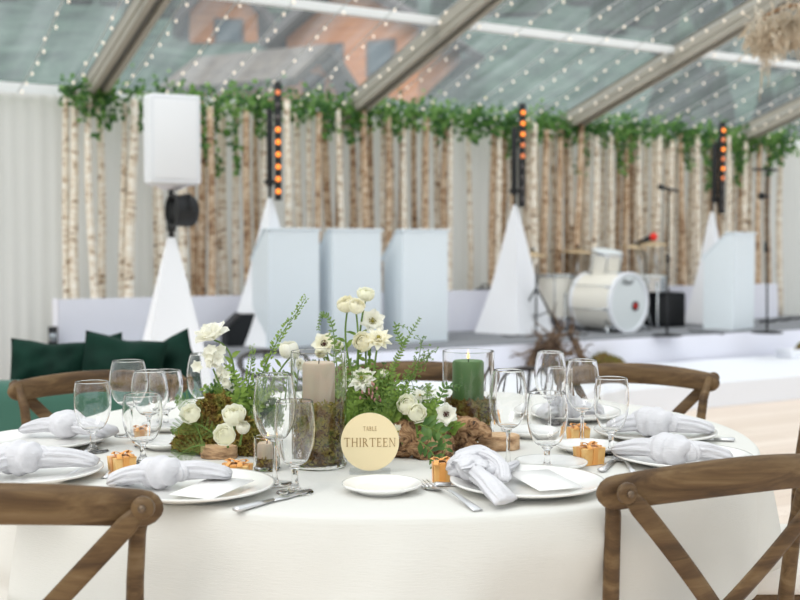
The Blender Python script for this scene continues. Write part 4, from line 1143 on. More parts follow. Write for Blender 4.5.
# ================================================================== glasses
def bez(pts, n=8):
    """smooth a profile with catmull-rom"""
    out = []
    P = [V((a, b, 0)) for a, b in pts]
    for i in range(len(P) - 1):
        p0, p1, p2, p3 = P[max(i - 1, 0)], P[i], P[i + 1], P[min(i + 2, len(P) - 1)]
        for k in range(n):
            q = k / n; o = .5 * ((2 * p1) + (p2 - p0) * q + (2 * p0 - 5 * p1 + 4 * p2 - p3) * q * q + (3 * p1 - p0 - 3 * p2 + p3) * q ** 3)
            out.append((max(o.x, 0), o.y))
    out.append((P[-1].x, P[-1].y)); return out
def make_glass(root, H, R, kind):
    if kind == 'wine': zs = .40 * H; prof = [(.0, 0), (.30, .012), (.62, .09), (.90, .27), (1.0, .46), (.98, .65), (.90, .85), (.80, 1.0)]
    else: zs = .30 * H; prof = [(.0, 0), (.34, .015), (.66, .10), (.92, .32), (1.0, .55), (.98, .78), (.94, .9), (.89, 1.0)]
    hb = H - zs
    outer = bez([(r * R, zs + z * hb) for r, z in prof], 5)
    th = .0013
    inner = [(max(r - th, 0), max(z, zs + .006 + 0 * r)) for r, z in outer]
    inner = [(r, z) for r, z in inner if r > .004]
    profile = outer + [(outer[-1][0] - th / 2, H + .0006)] + inner[::-1] + [(0, zs + .006)]
    MB().lathe(profile, 48).build('bowl', M['glass'], root)
    rs = .0042 if kind == 'wine' else .0062
    MB().lathe(bez([(0, .003), (rs * 1.9, .0045), (rs * 1.15, .014), (rs * .9, zs * .5), (rs * 1.05, zs * .86), (rs * 1.8, zs - .001)], 4) + [(0, zs - .0006)], 24).build('stem', M['glass'], root)
    rf = .034 if kind == 'wine' else .033
    MB().lathe([(0, 0.0006), (rf - .001, .0006), (rf, .0014), (rf - .001, .0022), (rf * .5, .0028), (rs * 1.9, .0042), (0, .0044)], 40).build('foot', M['glass'], root)
GL = [(93, 381, 452, 37, 'goblet', 'stemmed water glass at far left on the white cloth'),
      (129, 360, 436, 38, 'wine', 'tall wine glass second from the left, before the sofa'),
      (150, 370, 446, 37, 'wine', 'wine glass half hidden behind the goblet near the gold box at left'),
      (166, 370, 428, 34, 'goblet', 'glass in front of the right end of the left wooden chair'),
      (143, 394, 463, 40, 'goblet', 'round bodied goblet standing behind the left gold box'),
      (208, 353, 434, 42, 'wine', 'wine glass just left of the flower centrepiece'),
      (275, 373, 485, 43, 'wine', 'tall wine glass in front of the taupe candle'),
      (295, 400, 493, 41, 'goblet', 'goblet in the foreground with the knife at its foot'),
      (508, 369, 468, 38, 'wine', 'tall wine glass right of the wood slice'),
      (550, 351, 432, 32, 'wine', 'farthest wine glass among the group at right'),
      (558, 367, 425, 24, 'goblet', 'small glass seen through the farthest wine glass at right'),
      (582, 359, 446, 34, 'wine', 'wine glass behind the gold boxes at right'),
      (611, 377, 455, 35, 'goblet', 'goblet at the right end of the group of glasses'),
      (547, 392, 470, 41, 'goblet', 'large goblet nearest to the right foreground plate')]
for x, yr, yb, wpx, kind, lab in GL:
    P = T(x, yb); H = (yb - yr) / (F / P.y); R = wpx / 2 / (F / P.y)
    t = thing('wine_glass' if kind == 'wine' else 'water_goblet', lab, 'glass', P + V((0, 0, .0004)), 0, None, local=True)
    make_glass(t, H, R, kind)

# ================================================================== candles in glass
rn = random.Random(77)
def hurricane(px, ytop, ybase, wpx, lab, th=.002):
    P = T(px, ybase); s = F / P.y; R = wpx / 2 / s; H = (ybase - ytop) / s * 1.0
    t = thing('glass_vase', lab, 'vase', P + V((0, 0, .0005)), 0, local=True)
    MB().lathe([(0, 0), (R - .002, 0), (R, .002), (R, H - .001), (R - th / 2, H), (R - th, H - .001), (R - th, .008), (0, .008)], 64).build('cylinder', M['vase'], t, angle=20)
    return P, R, H
def candle(P, z0, r, h, mt, lab, flame=True):
    t = thing('pillar_candle', lab, 'candle', (P.x, P.y, z0), 0, local=True)
    MB().lathe([(0, 0), (r, 0), (r, h - .004), (r - .003, h), (r * .6, h - .003), (.004, h - .005), (0, h - .005)], 48).build('wax', M[mt], t, angle=40)
    MB().tube([(0, 0, h - .007), (.001, 0, h + .006)], .0012, 6).build('wick', M['wick'], t)
    if flame: MB().lathe([(0, h + .003), (.0028, h + .007), (.0022, h + .012), (0, h + .020)], 12).build('flame', M['flame'], t)
def tuft(mb, p, rn, L, n=3, mi=1, up=.8):
    for _ in range(n):
        mb.leaf(p, (rn.gauss(0, .6), rn.gauss(0, .6), up), (rn.uniform(-1, 1), rn.uniform(-1, 1), .2), L * rn.uniform(.6, 1.3), L * .35, .2, mi)
def moss_fill(P, R, z0, h, lab, n=900, leaf=.010):
    mb = MB(); seg = 28
    prof = [(0, 0), (R * .93, 0), (R * .95, h * .5), (R * .86, h * .95), (R * .5, h * 1.0), (0, h)]
    mb.lathe([(r_ * .94, z_) for r_, z_ in prof], seg, (P.x, P.y, z0))
    for _ in range(n):
        a = rn.uniform(0, 2 * pi); 
        if rn.random() < .7: qq = rn.uniform(.86, .965); p = V((P.x + cos(a) * R * qq, P.y + sin(a) * R * qq, z0 + rn.random() ** .8 * h * 1.06)); d = V((cos(a) * .02 - sin(a) * rn.uniform(-1, 1), sin(a) * .02 + cos(a) * rn.uniform(-1, 1), rn.uniform(-.6, 1))); L = leaf
        else:
            q = sqrt(rn.random()) * R * .85; p = V((P.x + cos(a) * q, P.y + sin(a) * q, z0 + h * .93)); d = V((rn.gauss(0, .5), rn.gauss(0, .5), 1)); L = leaf * 1.3
        mb.leaf(p, d, (cos(a), sin(a), .2), L * rn.uniform(.6, 1.2), L * .45, .1, 1)
    o = mb.build('vase_moss', [M['mossb'], M['moss']], origin=P); tag(o, lab, 'moss', kind='stuff')
P, R, H = hurricane(319, 350, 466, 56, 'tall glass cylinder holding the taupe candle on brown moss')
zc = P.z + .009; hm = (466 - 408) / (F / P.y)
moss_fill(P, R - .003, zc, hm, 'brown and green moss packed under the taupe candle', 3800)
h2 = (408 - 362) / (F / P.y)
candle(P, zc + hm + .001, 16.3 / (F / P.y), h2 - .008, 'taupe', 'taupe pillar candle in the left glass cylinder', False)
# right one stands on the wood slice
SLt = .018
P, R, H = None, None, None
Pb = T(468, 441); s = F / Pb.y
t = thing('glass_vase', 'glass cylinder holding the green candle on moss', 'vase', Pb + V((0, 0, .0005)), 0, local=True)
R = 26 / s; H = (441 - 350) / s; th = .002
MB().lathe([(0, 0), (R - .002, 0), (R, .002), (R, H - .001), (R - th / 2, H), (R - th, H - .001), (R - th, .008), (0, .008)], 64).build('cylinder', M['vase'], t, angle=20)
hm = (441 - 404) / s
moss_fill(Pb, R - .003, Pb.z + .009, hm, 'green and brown moss packed under the green candle', 2600)
candle(Pb, Pb.z + .009 + hm + .001, 15.8 / s, (404 - 360) / s - .009, 'greenwax', 'dark green pillar candle in the right glass cylinder')
# votive
P, R, H = hurricane(267, 436, 470, 27, 'small glass votive holder with a pale candle left of the tall cylinder', .0025)
moss_fill(P, R - .0026, P.z + .0085, .015, 'moss at the bottom of the small votive holder', 160, .006)
candle(P, P.z + .0245, R * .72, .030, 'taupe', 'short taupe candle in the small votive holder')

# ================================================================== wood slices, log, driftwood, moss
def slice_(px, py, R, h, lab, name='wood_slice', sq=1.0, rz=0):
    P = T(px, py) + V((0, 0, .0006))
    t = thing(name, lab, 'wood slice', P, rz, local=True)
    pr = [(R * (1 + .05 * noise.noise(V((cos(a) * 2, sin(a) * 2, px)))) * cos(a), sq * R * (1 + .05 * noise.noise(V((cos(a) * 2, sin(a) * 2, px)))) * sin(a)) for a in [2 * pi * k / 40 for k in range(40)]]
    MB().prism(pr, 0, h).build('bark', M['bark'], t, bevel=.0015)
    MB().prism([(x * .95, y * .95) for x, y in pr], h, h + .0012).build('cut_face', M['slice'], t, smooth=False)
    return P
SP_ = slice_(499, 449, .044, .030, 'thick pale wood slice right of the driftwood', sq=.75)
slice_(219, 458, .038, .024, 'round wood slice under the mossy mound at left', sq=.6)
LP = T(222, 453)
for c, rx, ry, h, lab, n in (((LP.x - .008, LP.y + .008, TZ + .012), .088, .048, .088, 'brown and green moss mound heaped on the left wood slice', 5600),):
    moss_mound(c, rx, ry, h, rn, 'moss_mound', lab, n, 'moss', .012)
Q = T(196, 451); moss_mound((Q.x, Q.y, TZ + .0006), .030, .024, .030, rn, 'moss_mound', 'small brown moss clump at the left foot of the mossy slice', 700, 'moss', .0095)
Q = T(252, 455); moss_mound((Q.x, Q.y, TZ + .0006), .024, .020, .045, rn, 'moss_mound', 'moss clump between the wood slice and the votive holder', 700, 'moss', .0095)
Q = T(372, 442); moss_mound((Q.x, Q.y + .03, TZ + .0006), .12, .05, .11, rn, 'moss_mound', 'moss mound under the flowers behind the table sign', 2200, 'moss', .0105)
# driftwood root on the table
def drift(px, py, paths, lab, seed, name='driftwood_root'):
    rn2 = random.Random(seed); P = T(px, py); t = thing(name, lab, 'driftwood', P)
    mb = MB()
    for pts_px, rads in paths:
        pts = [at_y(x, y, P.y + dy) for x, y, dy in pts_px]; out = []; rr2 = []
        for i in range(len(pts) - 1):
            p0, p1, p2, p3 = pts[max(i - 1, 0)], pts[i], pts[i + 1], pts[min(i + 2, len(pts) - 1)]
            for k in range(7):
                q = k / 7
                out.append(.5 * ((2 * p1) + (p2 - p0) * q + (2 * p0 - 5 * p1 + 4 * p2 - p3) * q * q + (3 * p1 - p0 - 3 * p2 + p3) * q ** 3))
                rr2.append((rads[i] * (1 - q) + rads[i + 1] * q) / F * P.y)
        out.append(pts[-1]); rr2.append(rads[-1] / F * P.y)
        k0 = rn2.uniform(0, 9)
        def md(q, a, k0=k0): return 1 + .30 * noise.noise(V((cos(a) * 1.3 + k0, sin(a) * 1.3, q * 5))) + .34 * noise.noise(V((cos(a) * 3.2, sin(a) * 3.2 + k0, q * 13)))
        mb.tube(out, rr2, 22, mod=md)
    b = mb.build('root', M['drift'], t)
    zmin = min((b.matrix_basis @ v.co).z for v in b.data.vertices) + P.z
    for v in b.data.vertices:
        if v.co.z + P.z < TZ + .001: v.co.z = TZ + .001 - P.z
drift(425, 458, [([(392, 424, .02), (404, 434, 0), (418, 445, 0), (424, 459, -.01), (422, 470, -.02)], [9, 13, 12, 8, 4]),
                 ([(396, 452, .02), (410, 444, 0), (432, 446, 0), (452, 448, .01)], [11, 12, 11, 9]),
                 ([(398, 440, .03), (396, 455, .02), (402, 463, .01)], [8, 8, 4]),
                 ([(430, 440, .01), (442, 452, -.01), (443, 460, -.02)], [9, 7, 4]),
                 ([(405, 425, .02), (425, 432, .02), (444, 440, .02)], [6, 6, 8])], 'gnarled brown driftwood root with a knot hole beside the gold sign', 3)
drift(472, 452, [([(444, 436, .02), (458, 428, 0), (474, 427, -.01), (486, 432, -.015), (487, 439, -.02)], [9, 10, 9, 6, 3]),
                 ([(456, 446, .02), (466, 436, 0), (480, 430, 0)], [9, 10, 5]),
                 ([(462, 440, .0), (474, 448, -.01), (484, 452, -.015)], [9, 7, 4])], 'curled brown driftwood piece at the foot of the green candle cylinder', 6)

# ================================================================== table sign
P = T(370, 473.5); s = F / P.y; Rg = 29.3 / s
CZ = at_y(370, 442, P.y).z
t = thing('table_sign', 'round pale gold table sign reading table thirteen', 'table sign', (P.x, P.y, TZ + .0005), 0, local=True)
zc = CZ - TZ
disc = MB().lathe([(0, 0), (Rg, 0), (Rg, .003), (0, .003)], 72, (0, 0.0015, zc), Rx)
disc.box((0, 0, .0125), (.026, .0022, .009))
disc.build('disc', M['goldmirror'], t, angle=30)
MB().box((0, -.0, .004), (.078, .034, .0065)).build('clear_base', M['acrylic'], t, smooth=False)
# serif letters built from strokes
def q4(mb, pts, ox, oz, sc):
    n = len(pts); y0, y1 = -.0022, -.0016 + .0004
    vs = [V((ox + x * sc, y0, oz + z * sc)) for x, z in pts] + [V((ox + x * sc, y1, oz + z * sc)) for x, z in pts]
    mb.add(vs, [tuple(range(n)), tuple(range(2 * n - 1, n - 1, -1))] + [(i, n + i, n + (i + 1) % n, (i + 1) % n) for i in range(n)])
TK, TN, SF = .12, .055, .035
def rect(x0, z0, x1, z1): return [(x0, z0), (x1, z0), (x1, z1), (x0, z1)]
def stem_(x, tk=TK): return [rect(x, 0, x + tk, 1), rect(x - .06, 0, x + tk + .06, SF), rect(x - .06, 1 - SF, x + tk + .06, 1)]
def bowl(x, z0, z1, w):
    out = []; c = (z0 + z1) / 2; rz_ = (z1 - z0) / 2; n = 10
    for k in range(n):
        a0 = -pi / 2 + pi * k / n; a1 = -pi / 2 + pi * (k + 1) / n
        def pt(a, inner):
            f = (1 if not inner else 0); tkx = TK * 1.0
            return (x + (w - (tkx if inner else 0)) * cos(a), c + (rz_ - (TN if inner else 0)) * sin(a))
        out.append([pt(a0, 0), pt(a1, 0), pt(a1, 1), pt(a0, 1)])
    return out
def glyph(ch):
    if ch == 'T': return .78, [rect(.33, 0, .45, 1), rect(.26, 0, .52, SF), rect(0, 1 - TN, .78, 1), rect(0, .80, .035, 1), rect(.745, .80, .78, 1)]
    if ch == 'H': return .86, stem_(.08) + stem_(.66) + [rect(.15, .48, .7, .48 + TN)]
    if ch == 'I': return .28, stem_(.08)
    if ch == 'L': return .62, stem_(.08) + [rect(.15, 0, .6, TN), rect(.565, 0, .6, .22)]
    if ch == 'E': return .64, stem_(.08) + [rect(.15, 0, .6, TN), rect(.565, 0, .6, .22), rect(.15, 1 - TN, .57, 1), rect(.535, .80, .57, 1), rect(.15, .5, .46, .5 + TN), rect(.43, .42, .46, .64)]
    if ch == 'R': return .76, stem_(.08) + bowl(.2, .46, 1, .36) + [rect(.14, 1 - TN, .25, 1), rect(.14, .46, .25, .46 + TN), [(.28, .46), (.42, .46), (.76, 0), (.60, 0)]]
    if ch == 'B': return .68, stem_(.08) + bowl(.2, .5, 1, .32) + bowl(.2, 0, .53, .40) + [rect(.14, 1 - TN, .25, 1), rect(.14, .48, .25, .48 + TN), rect(.14, 0, .25, TN)]
    if ch == 'A': return .84, [[(.06, 0), (.12, 0), (.43, .96), (.39, 1)], [(.36, 1), (.45, 1), (.80, 0), (.66, 0)], rect(.2, .32, .62, .32 + TN), rect(0, 0, .2, SF), rect(.58, 0, .86, SF)]
    if ch == 'N': return .88, [rect(.10, 0, .155, 1), rect(.02, 0, .24, SF), rect(0, 1 - SF, .2, 1), rect(.72, 0, .775, 1), rect(.63, 1 - SF, .87, 1), [(.06, 1), (.2, 1), (.775, 0), (.72, 0)]]
def word(txt, width, zc_, hgt, sp):
    gl = [glyph(c) for c in txt]; tot = sum(g[0] for g in gl) + sp * (len(gl) - 1); sc = hgt; x = -tot * sc / 2
    k = width / (tot * sc)
    mb = MB(); x = 0
    for wd, polys in gl:
        for p in polys: q4(mb, [((x + a) * k, b) for a, b in p], -tot * sc * k / 2, zc_ - hgt / 2, sc)
        x += wd + sp
    return mb
word('THIRTEEN', 52 / s, zc - .5 / s, 8.8 / s, .14).build('lettering', M['engrave'], t, smooth=False)
word('TABLE', 13.6 / s, zc + 13.5 / s, 4.2 / s, .22).build('lettering', M['engrave'], t, smooth=False)

# ================================================================== gift boxes
def gift(px, py, w, d, h, rz, lab, bow=1.0):
    P = T(px, py) + V((0, 0, .0006))
    t = thing('gift_box', lab, 'gift box', P, rz, local=True)
    m_ = MB(); tp = 1.10
    vs = [V((sx * w / 2 * k, sy * d / 2 * k, z)) for z, k in ((0, 1), (h, tp)) for sx, sy in ((-1, -1), (1, -1), (1, 1), (-1, 1))]
    m_.add(vs, [(3, 2, 1, 0), (4, 5, 6, 7), (0, 1, 5, 4), (1, 2, 6, 5), (2, 3, 7, 6), (3, 0, 4, 7)])
    m_.build('box', M['goldbox'], t, smooth=False, bevel=.0008)
    rbm = MB(); e = .0012; rw = .006
    for ax in (0, 1):
        def pt(u, s_, z, k):   # band round the box
            L = (w / 2 * k + e) if ax == 0 else (d / 2 * k + e)
            return V((s_ * L, u, z)) if ax == 0 else V((u, s_ * L, z))
        ring = [(-1, 0.0005, 1), (-1, h + e, tp), (1, h + e, tp), (1, .0005, 1)]
        for a_, b_ in zip(ring[:-1], ring[1:]):
            p = [pt(-rw, a_[0], a_[1], a_[2]), pt(rw, a_[0], a_[1], a_[2]), pt(rw, b_[0], b_[1], b_[2]), pt(-rw, b_[0], b_[1], b_[2])]
            n_ = (p[1] - p[0]).cross(p[3] - p[0]).normalized() * .0004
            rbm.add([q + n_ for q in p] + [q - n_ for q in p], [(0, 1, 2, 3), (7, 6, 5, 4), (0, 4, 5, 1), (2, 6, 7, 3), (1, 5, 6, 2), (3, 7, 4, 0)])
    rbm.build('ribbon', M['ribbon'], t, smooth=False)
    bm = MB(); zt = h + .003; B = bow
    for sgn in (-1, 1):
        loop = [(0, 0, zt), (sgn * .006 * B, .002, zt + .005), (sgn * .014 * B, .004, zt + .0065), (sgn * .017 * B, .003, zt + .004), (sgn * .012 * B, 0, zt + .0008), (0, 0, zt + .001)]
        bm.tube(loop, [(.002, .0008), (.005, .0008), (.007, .0008), (.007, .0008), (.005, .0008), (.002, .0008)], 8, up=(0, .1, 1))
        bm.tube([(0, 0, zt + .001), (sgn * .010, -.010, zt + .003), (sgn * .014, -.022, zt - .004)], [(.002, .0006), (.005, .0006), (.006, .0006)], 8, up=(0, .1, 1))
    bm.ball((0, 0, zt + .002), (.004, .004, .003), 10, 6)
    bm.build('bow', M['ribbon'], t)
gift(122, 473, .040, .036, .032, radians(38), 'small gold gift box with amber bow beside the fork at left')
gift(141, 442, .034, .034, .028, radians(20), 'small gold gift box with amber bow seen through the left goblet')
gift(237, 476, .048, .036, .022, radians(-12), 'small gold gift box with amber bow behind the left foreground plate', 1.2)
gift(441, 482, .028, .028, .036, radians(8), 'small gold gift box with amber bow left of the right foreground napkin', .9)
gift(589, 464, .048, .036, .034, radians(30), 'small gold gift box with amber bow, nearest of those right of the glasses')
gift(578, 440, .040, .034, .028, radians(18), 'small gold gift box with amber bow behind the nearest one at right')
gift(487, 424, .034, .030, .024, radians(10), 'small gold gift box behind the tall wine glass right of the green candle')

# ================================================================== cutlery
def fork(A, B, lab):
    P = (A + B) / 2; t = thing('fork', lab, 'fork', A, atan2((B - A).y, (B - A).x), local=True)
    L = (B - A).length; k = L / .19
    # x from tines tip (0) to handle end (L)
    m_ = MB()
    pts = [(x * k, 0, z * k) for x, z in ((.052, .004), (.065, .006), (.085, .011), (.12, .010), (.16, .006), (.19, .0025))]
    m_.tube(pts, [(.010 * k, .0012), (.005 * k, .0016), (.003 * k, .002), (.0035 * k, .002), (.006 * k, .002), (.0075 * k, .0018)], 12, up=(0, 0, 1))
    m_.build('handle', M['steel'], t)
    m_ = MB()
    m_.tube([(.030 * k, 0, .0028), (.045 * k, 0, .003), (.056 * k, 0, .0045)], [(.0118 * k, .001), (.0118 * k, .0011), (.007 * k, .0013)], 12, up=(0, 0, 1))
    for j in range(4):
        y = (-1.5 + j) * .0064 * k
        m_.tube([(0, y * .92, .007), (.012 * k, y, .0045), (.033 * k, y, .003)], [.0009, .0014, .0017], 6, up=(0, 0, 1))
    m_.build('tines', M['steel'], t)
def knife(A, B, lab):
    t = thing('knife', lab, 'knife', A, atan2((B - A).y, (B - A).x), local=True); L = (B - A).length
    MB().tube([(0, 0, .0055), (.006, 0, .0055), (L * .25, 0, .005), (L * .46, 0, .0045)], [(.006, .003), (.0085, .0045), (.0075, .004), (.005, .003)], 14, up=(0, 0, 1)).build('handle', M['steel'], t)
    MB().tube([(L * .45, 0, .004), (L * .6, 0, .003), (L * .85, .001, .003), (L * .985, .004, .003)], [(.006, .0012), (.009, .001), (.009, .001), (.002, .0006)], 10, up=(0, 0, 1)).build('blade', M['steel'], t)
fork(T(421, 484), T(478, 512), 'steel fork resting beside the small side plate in the foreground')
knife(T(235, 513), T(314, 491), 'steel knife lying right of the left foreground plate')
fork(T(128, 463), T(104, 479), 'steel fork left of the left foreground plate beside the gold box')
fork(T(101, 440), T(84, 455), 'steel fork behind the napkin of the left edge plate')
fork(T(96, 466), T(62, 481), 'steel fork under the rim of the plate at the left edge')
knife(T(601, 473), T(624, 453), 'steel knife between the gold box and the right plate')
fork(T(617, 458), T(634, 474), 'steel fork in front of the right plate, just left of the chair rail')
knife(T(735, 442), T(690, 440), 'steel knife lying right of the far right plate')
knife(T(434, 487), T(470, 486), 'steel knife end poking out below the gold box near the right foreground napkin')
# ================================================================== flowers
rf = random.Random(11)
def frame(axis):
    z = V(axis).normalized(); x = z.cross(V((0, .2, 1)) if abs(z.z) < .8 else V((1, 0, 0))).normalized(); y = z.cross(x)
    return Matrix((x, y, z)).transposed()
def shell_petal(mb, R, Fm, c, phi, th0, th1, hw, rad, flare=0, mi=0):
    """petal as a patch of a ball: polar angle from th0 (base) to th1 (lip)"""
    nu, nv = 6, 6; vs = []
    for j in range(nv + 1):
        v = j / nv; th = th0 + (th1 - th0) * v; r = rad * (1 + flare * v * v)
        for i in range(nu + 1):
            u = -1 + 2 * i / nu
            wv = hw * (.25 + .75 * sin(min(1, v * 1.25) * pi / 2)) * (1 - .25 * max(0, v - .75) * 4 * u * u)
            thh = th + (.12 * u * u) * v * (1 if th0 > th1 else -1)
            rr_ = r * (1 + .05 * sin(u * 5 + phi * 3) * v)
            a = phi + u * wv
            vs.append(V(c) + Fm @ V((rr_ * sin(thh) * cos(a), rr_ * sin(thh) * sin(a), rr_ * cos(thh))))
    n = nu + 1
    mb.add(vs, [(j * n + i, j * n + i + 1, (j + 1) * n + i + 1, (j + 1) * n + i) for j in range(nv) for i in range(nu)], mi)
def open_petal(mb, Fm, c, phi, L, W_, a0, a1, cup=.25, mi=0, tip=.5, ruf=.06):
    nu, nv = 6, 7; vs = []; r = 0; z = 0
    for j in range(nv + 1):
        v = j / nv; ang = a0 + (a1 - a0) * v
        if j: r += cos(ang) * L / nv; z += sin(ang) * L / nv
        wv = W_ * sin(pi * (v ** .62) * .86 + .12) * (1 if v < .85 else 1 - (v - .85) * (1 - tip) * 3)
        for i in range(nu + 1):
            u = -1 + 2 * i / nu
            x = r - .10 * L * u * u * v; y = u * wv; zz = z + cup * wv * u * u + ruf * L * sin(u * 4 + phi * 5) * v * .5
            vs.append(V(c) + Fm @ V((x * cos(phi) - y * sin(phi), x * sin(phi) + y * cos(phi), zz)))
    n = nu + 1
    mb.add(vs, [(j * n + i, j * n + i + 1, (j + 1) * n + i + 1, (j + 1) * n + i) for j in range(nv) for i in range(nu)], mi)
def curve(p0, p1, bend, n=10):
    p0, p1 = V(p0), V(p1); m_ = (p0 + p1) / 2 + V(bend)
    return [(1 - q) ** 2 * p0 + 2 * q * (1 - q) * m_ + q * q * p1 for q in [k / n for k in range(n + 1)]]
def stemmed(name, lab, cat, base, head, bend=(0, 0, 0), r=.0022, leaves=3, leafm='leaf', group=None):
    t = thing(name, lab, cat, base, 0, group)
    pts = curve(base, head, bend)
    MB().tube(pts, [r * 1.15 - r * .3 * k / 10 for k in range(11)], 7).build('stem', M['stem'], t)
    if leaves:
        mb = MB()
        for _ in range(leaves):
            k = rf.randint(2, 7); mb.leaf(pts[k], (rf.uniform(-1, 1), rf.uniform(-.8, .3), rf.uniform(.1, .9)), (0, -1, .6), rf.uniform(.018, .032), rf.uniform(.007, .012), .25)
        mb.build('leaves', M[leafm], t)
    return t, pts
BY = 2.36          # depth of the arrangement's stems
def ranunculus(px, py, dpx, bpx, bpy, lab, dY=0, axis=(0, -.5, .8), mt='petal', bend=(0, 0, 0), kind='ranunculus', leaves=3, closed=0):
    Y = BY + dY; H = at_y(px, py, Y); B = at_y(bpx, bpy, Y + .01)
    B.z = max(B.z, TZ + .03)
    R = dpx / 2 / (F / Y); ax = V(axis).normalized(); Fm = frame(ax)
    base = H - ax * R * .85
    t, pts = stemmed('%s_flower' % kind, lab, 'flower', B, base, bend, leaves=leaves, group='white flowers of the centrepiece')
    mb = MB()
    if kind in ('ranunculus', 'rose'):
        layers = 7 if kind == 'ranunculus' else 6
        for k in range(layers):
            q = k / (layers - 1); rad = R * (.34 + .58 * q); n = 4 + (k > 1) + (k > 4); off = rf.uniform(0, 6)
            lip = (.14 + .95 * q) * (1 - .35 * closed)
            for i in range(n):
                shell_petal(mb, R, Fm, H - ax * R * (.06 * q), off + 2 * pi * i / n, 2.75 - .1 * q, lip + rf.uniform(-.06, .06), 2.1 * pi / n * .62, rad * rf.uniform(.93, 1.08), .24 * q)
        mb.ball(H, (R * .3,) * 3, 10, 6)
        mb.build('petals', M[mt], t)
        m2 = MB()
        for i in range(5): open_petal(m2, Fm, base, 2 * pi * i / 5, R * .75, R * .22, .1, 1.0)
        m2.build('sepals', M['stem'], t)
    elif kind == 'anemone':
        for ring, (n, L, a0, a1) in enumerate(((6, 1.05, .75, .05), (5, .95, .95, .3))):
            off = rf.uniform(0, 6)
            for i in range(n): open_petal(mb, Fm, base, off + 2 * pi * i / n + rf.uniform(-.12, .12), R * L * 1.15, R * .54, a0 + rf.uniform(-.1, .1), a1 + rf.uniform(-.15, .2), .25, tip=.8)
        mb.build('petals', M[mt], t)
        m2 = MB().ball(base + ax * R * .34, (R * .13,) * 3, 10, 6)
        for k in range(26):
            a = rf.uniform(0, 2 * pi); q = rf.uniform(.15, .3) * R; p = base + ax * R * .38 + Fm @ V((cos(a) * q, sin(a) * q, rf.uniform(-.04, .06) * R)); m2.ball(p, .0011, 6, 4)
        m2.build('centre', M['darkc'] if closed else M['pollen'], t)
    elif kind == 'peony':
        for ring, (n, L, a0, a1) in enumerate(((6, 1.15, .5, .25), (6, 1.1, .95, .6), (5, .95, 1.25, 1.0), (4, .75, 1.45, 1.35))):
            off = rf.uniform(0, 6)
            for i in range(n): open_petal(mb, Fm, base, off + 2 * pi * i / n + rf.uniform(-.12, .12), R * L * rf.uniform(1.0, 1.2), R * .6, a0 + rf.uniform(-.1, .1), a1 + rf.uniform(-.25, .25), .35, tip=.9, ruf=.12)
        mb.build('petals', M[mt], t)
    elif kind == 'dahlia':
        for ring, (n, L, a0, a1) in enumerate(((10, 1.1, .5, -.05), (9, .98, .8, .25), (7, .75, 1.1, .6), (5, .5, 1.3, 1.0))):
            off = rf.uniform(0, 6)
            for i in range(n): open_petal(mb, Fm, base, off + 2 * pi * i / n, R * L * rf.uniform(.95, 1.1), R * .32, a0 + rf.uniform(-.1, .1), a1 + rf.uniform(-.15, .15), .3, tip=.6)
        mb.build('petals', M[mt], t)
        MB().ball(base + ax * R * .45, (R * .14,) * 3, 10, 6).build('centre', M['pollen'], t)
    elif kind == 'freesia':
        for k in range(10):
            c = H + V((rf.gauss(0, .5), rf.gauss(0, .3), rf.gauss(0, .45))) * R
            F2 = frame((rf.uniform(-.8, .8), -1, rf.uniform(-.1, .9)))
            for i in range(6): open_petal(mb, F2, c, 2 * pi * i / 6 + k, R * .66, R * .3, 1.1, .15, .3)
        mb.build('petals', M[mt], t)
    return t
ranunculus(209, 328, 33, 233, 400, 'large ruffled white flower on a curved stem at the top left of the centrepiece', -.02, (-.3, -.35, .9), bend=(.035, 0, .05), kind='peony')
ranunculus(212, 360, 26, 230, 410, 'cluster of small white blossoms below the large ruffled flower at left', -.02, kind='freesia', leaves=5)
ranunculus(225, 375, 20, 236, 415, 'small white blossom cluster against the green stems at left', -.01, kind='freesia', leaves=5)
ranunculus(191, 414, 19, 202, 440, 'round creamy rose farthest left above the moss', -.08, (-.1, -.85, .5), 'greenish', kind='rose', leaves=0)
ranunculus(234, 415, 22, 232, 440, 'creamy white ranunculus just above the mossy mound', -.12, (0, -.5, .85), 'greenish', leaves=0)
ranunculus(225, 435, 22, 228, 448, 'creamy rose lying low on the mossy mound', -.16, (-.1, -.9, .35), 'greenish', kind='rose', leaves=0)
ranunculus(243, 428, 13, 240, 445, 'half hidden white bud right of the low rose', -.13, (.2, -.6, .7), closed=1, leaves=0)
ranunculus(289, 350, 19, 262, 405, 'full white bloom rising over the wine glass rim', .02, (-.1, -.2, 1), bend=(.0, 0, .02), closed=1)
ranunculus(298, 361, 18, 285, 410, 'white bloom tucked behind the left glass cylinder rim', .05, (.3, -.6, .6), kind='dahlia')
ranunculus(323, 341, 24, 345, 400, 'open cream flower with a dark centre above the taupe candle', .08, (-.1, -.85, .5), 'cream', closed=1, kind='anemone')
ranunculus(321, 352, 12, 340, 400, 'small drooping cream bud below the open flower above the taupe candle', .07, (0, -.8, -.3), 'cream', closed=1)
ranunculus(346, 304, 17, 353, 375, 'round cream ranunculus, left of the topmost pair', .02, (-.2, -.6, .7), 'cream', bend=(-.02, 0, .0))
ranunculus(357, 306, 16, 356, 375, 'round cream ranunculus, right of the topmost pair', .0, (.2, -.7, .6), 'cream', bend=(.01, 0, 0))
ranunculus(366, 294, 16, 358, 375, 'highest pale green white bloom of the centrepiece', .04, (.1, -.4, .9), 'greenish', bend=(-.01, 0, 0))
ranunculus(373, 318, 25, 368, 380, 'starry blush white flower below the topmost blooms', .04, (.1, -.8, .5), 'petal', kind='anemone')
ranunculus(379, 333, 28, 372, 385, 'many petalled cream flower in the middle of the centrepiece', -.02, (.1, -.65, .7), 'cream', kind='dahlia')
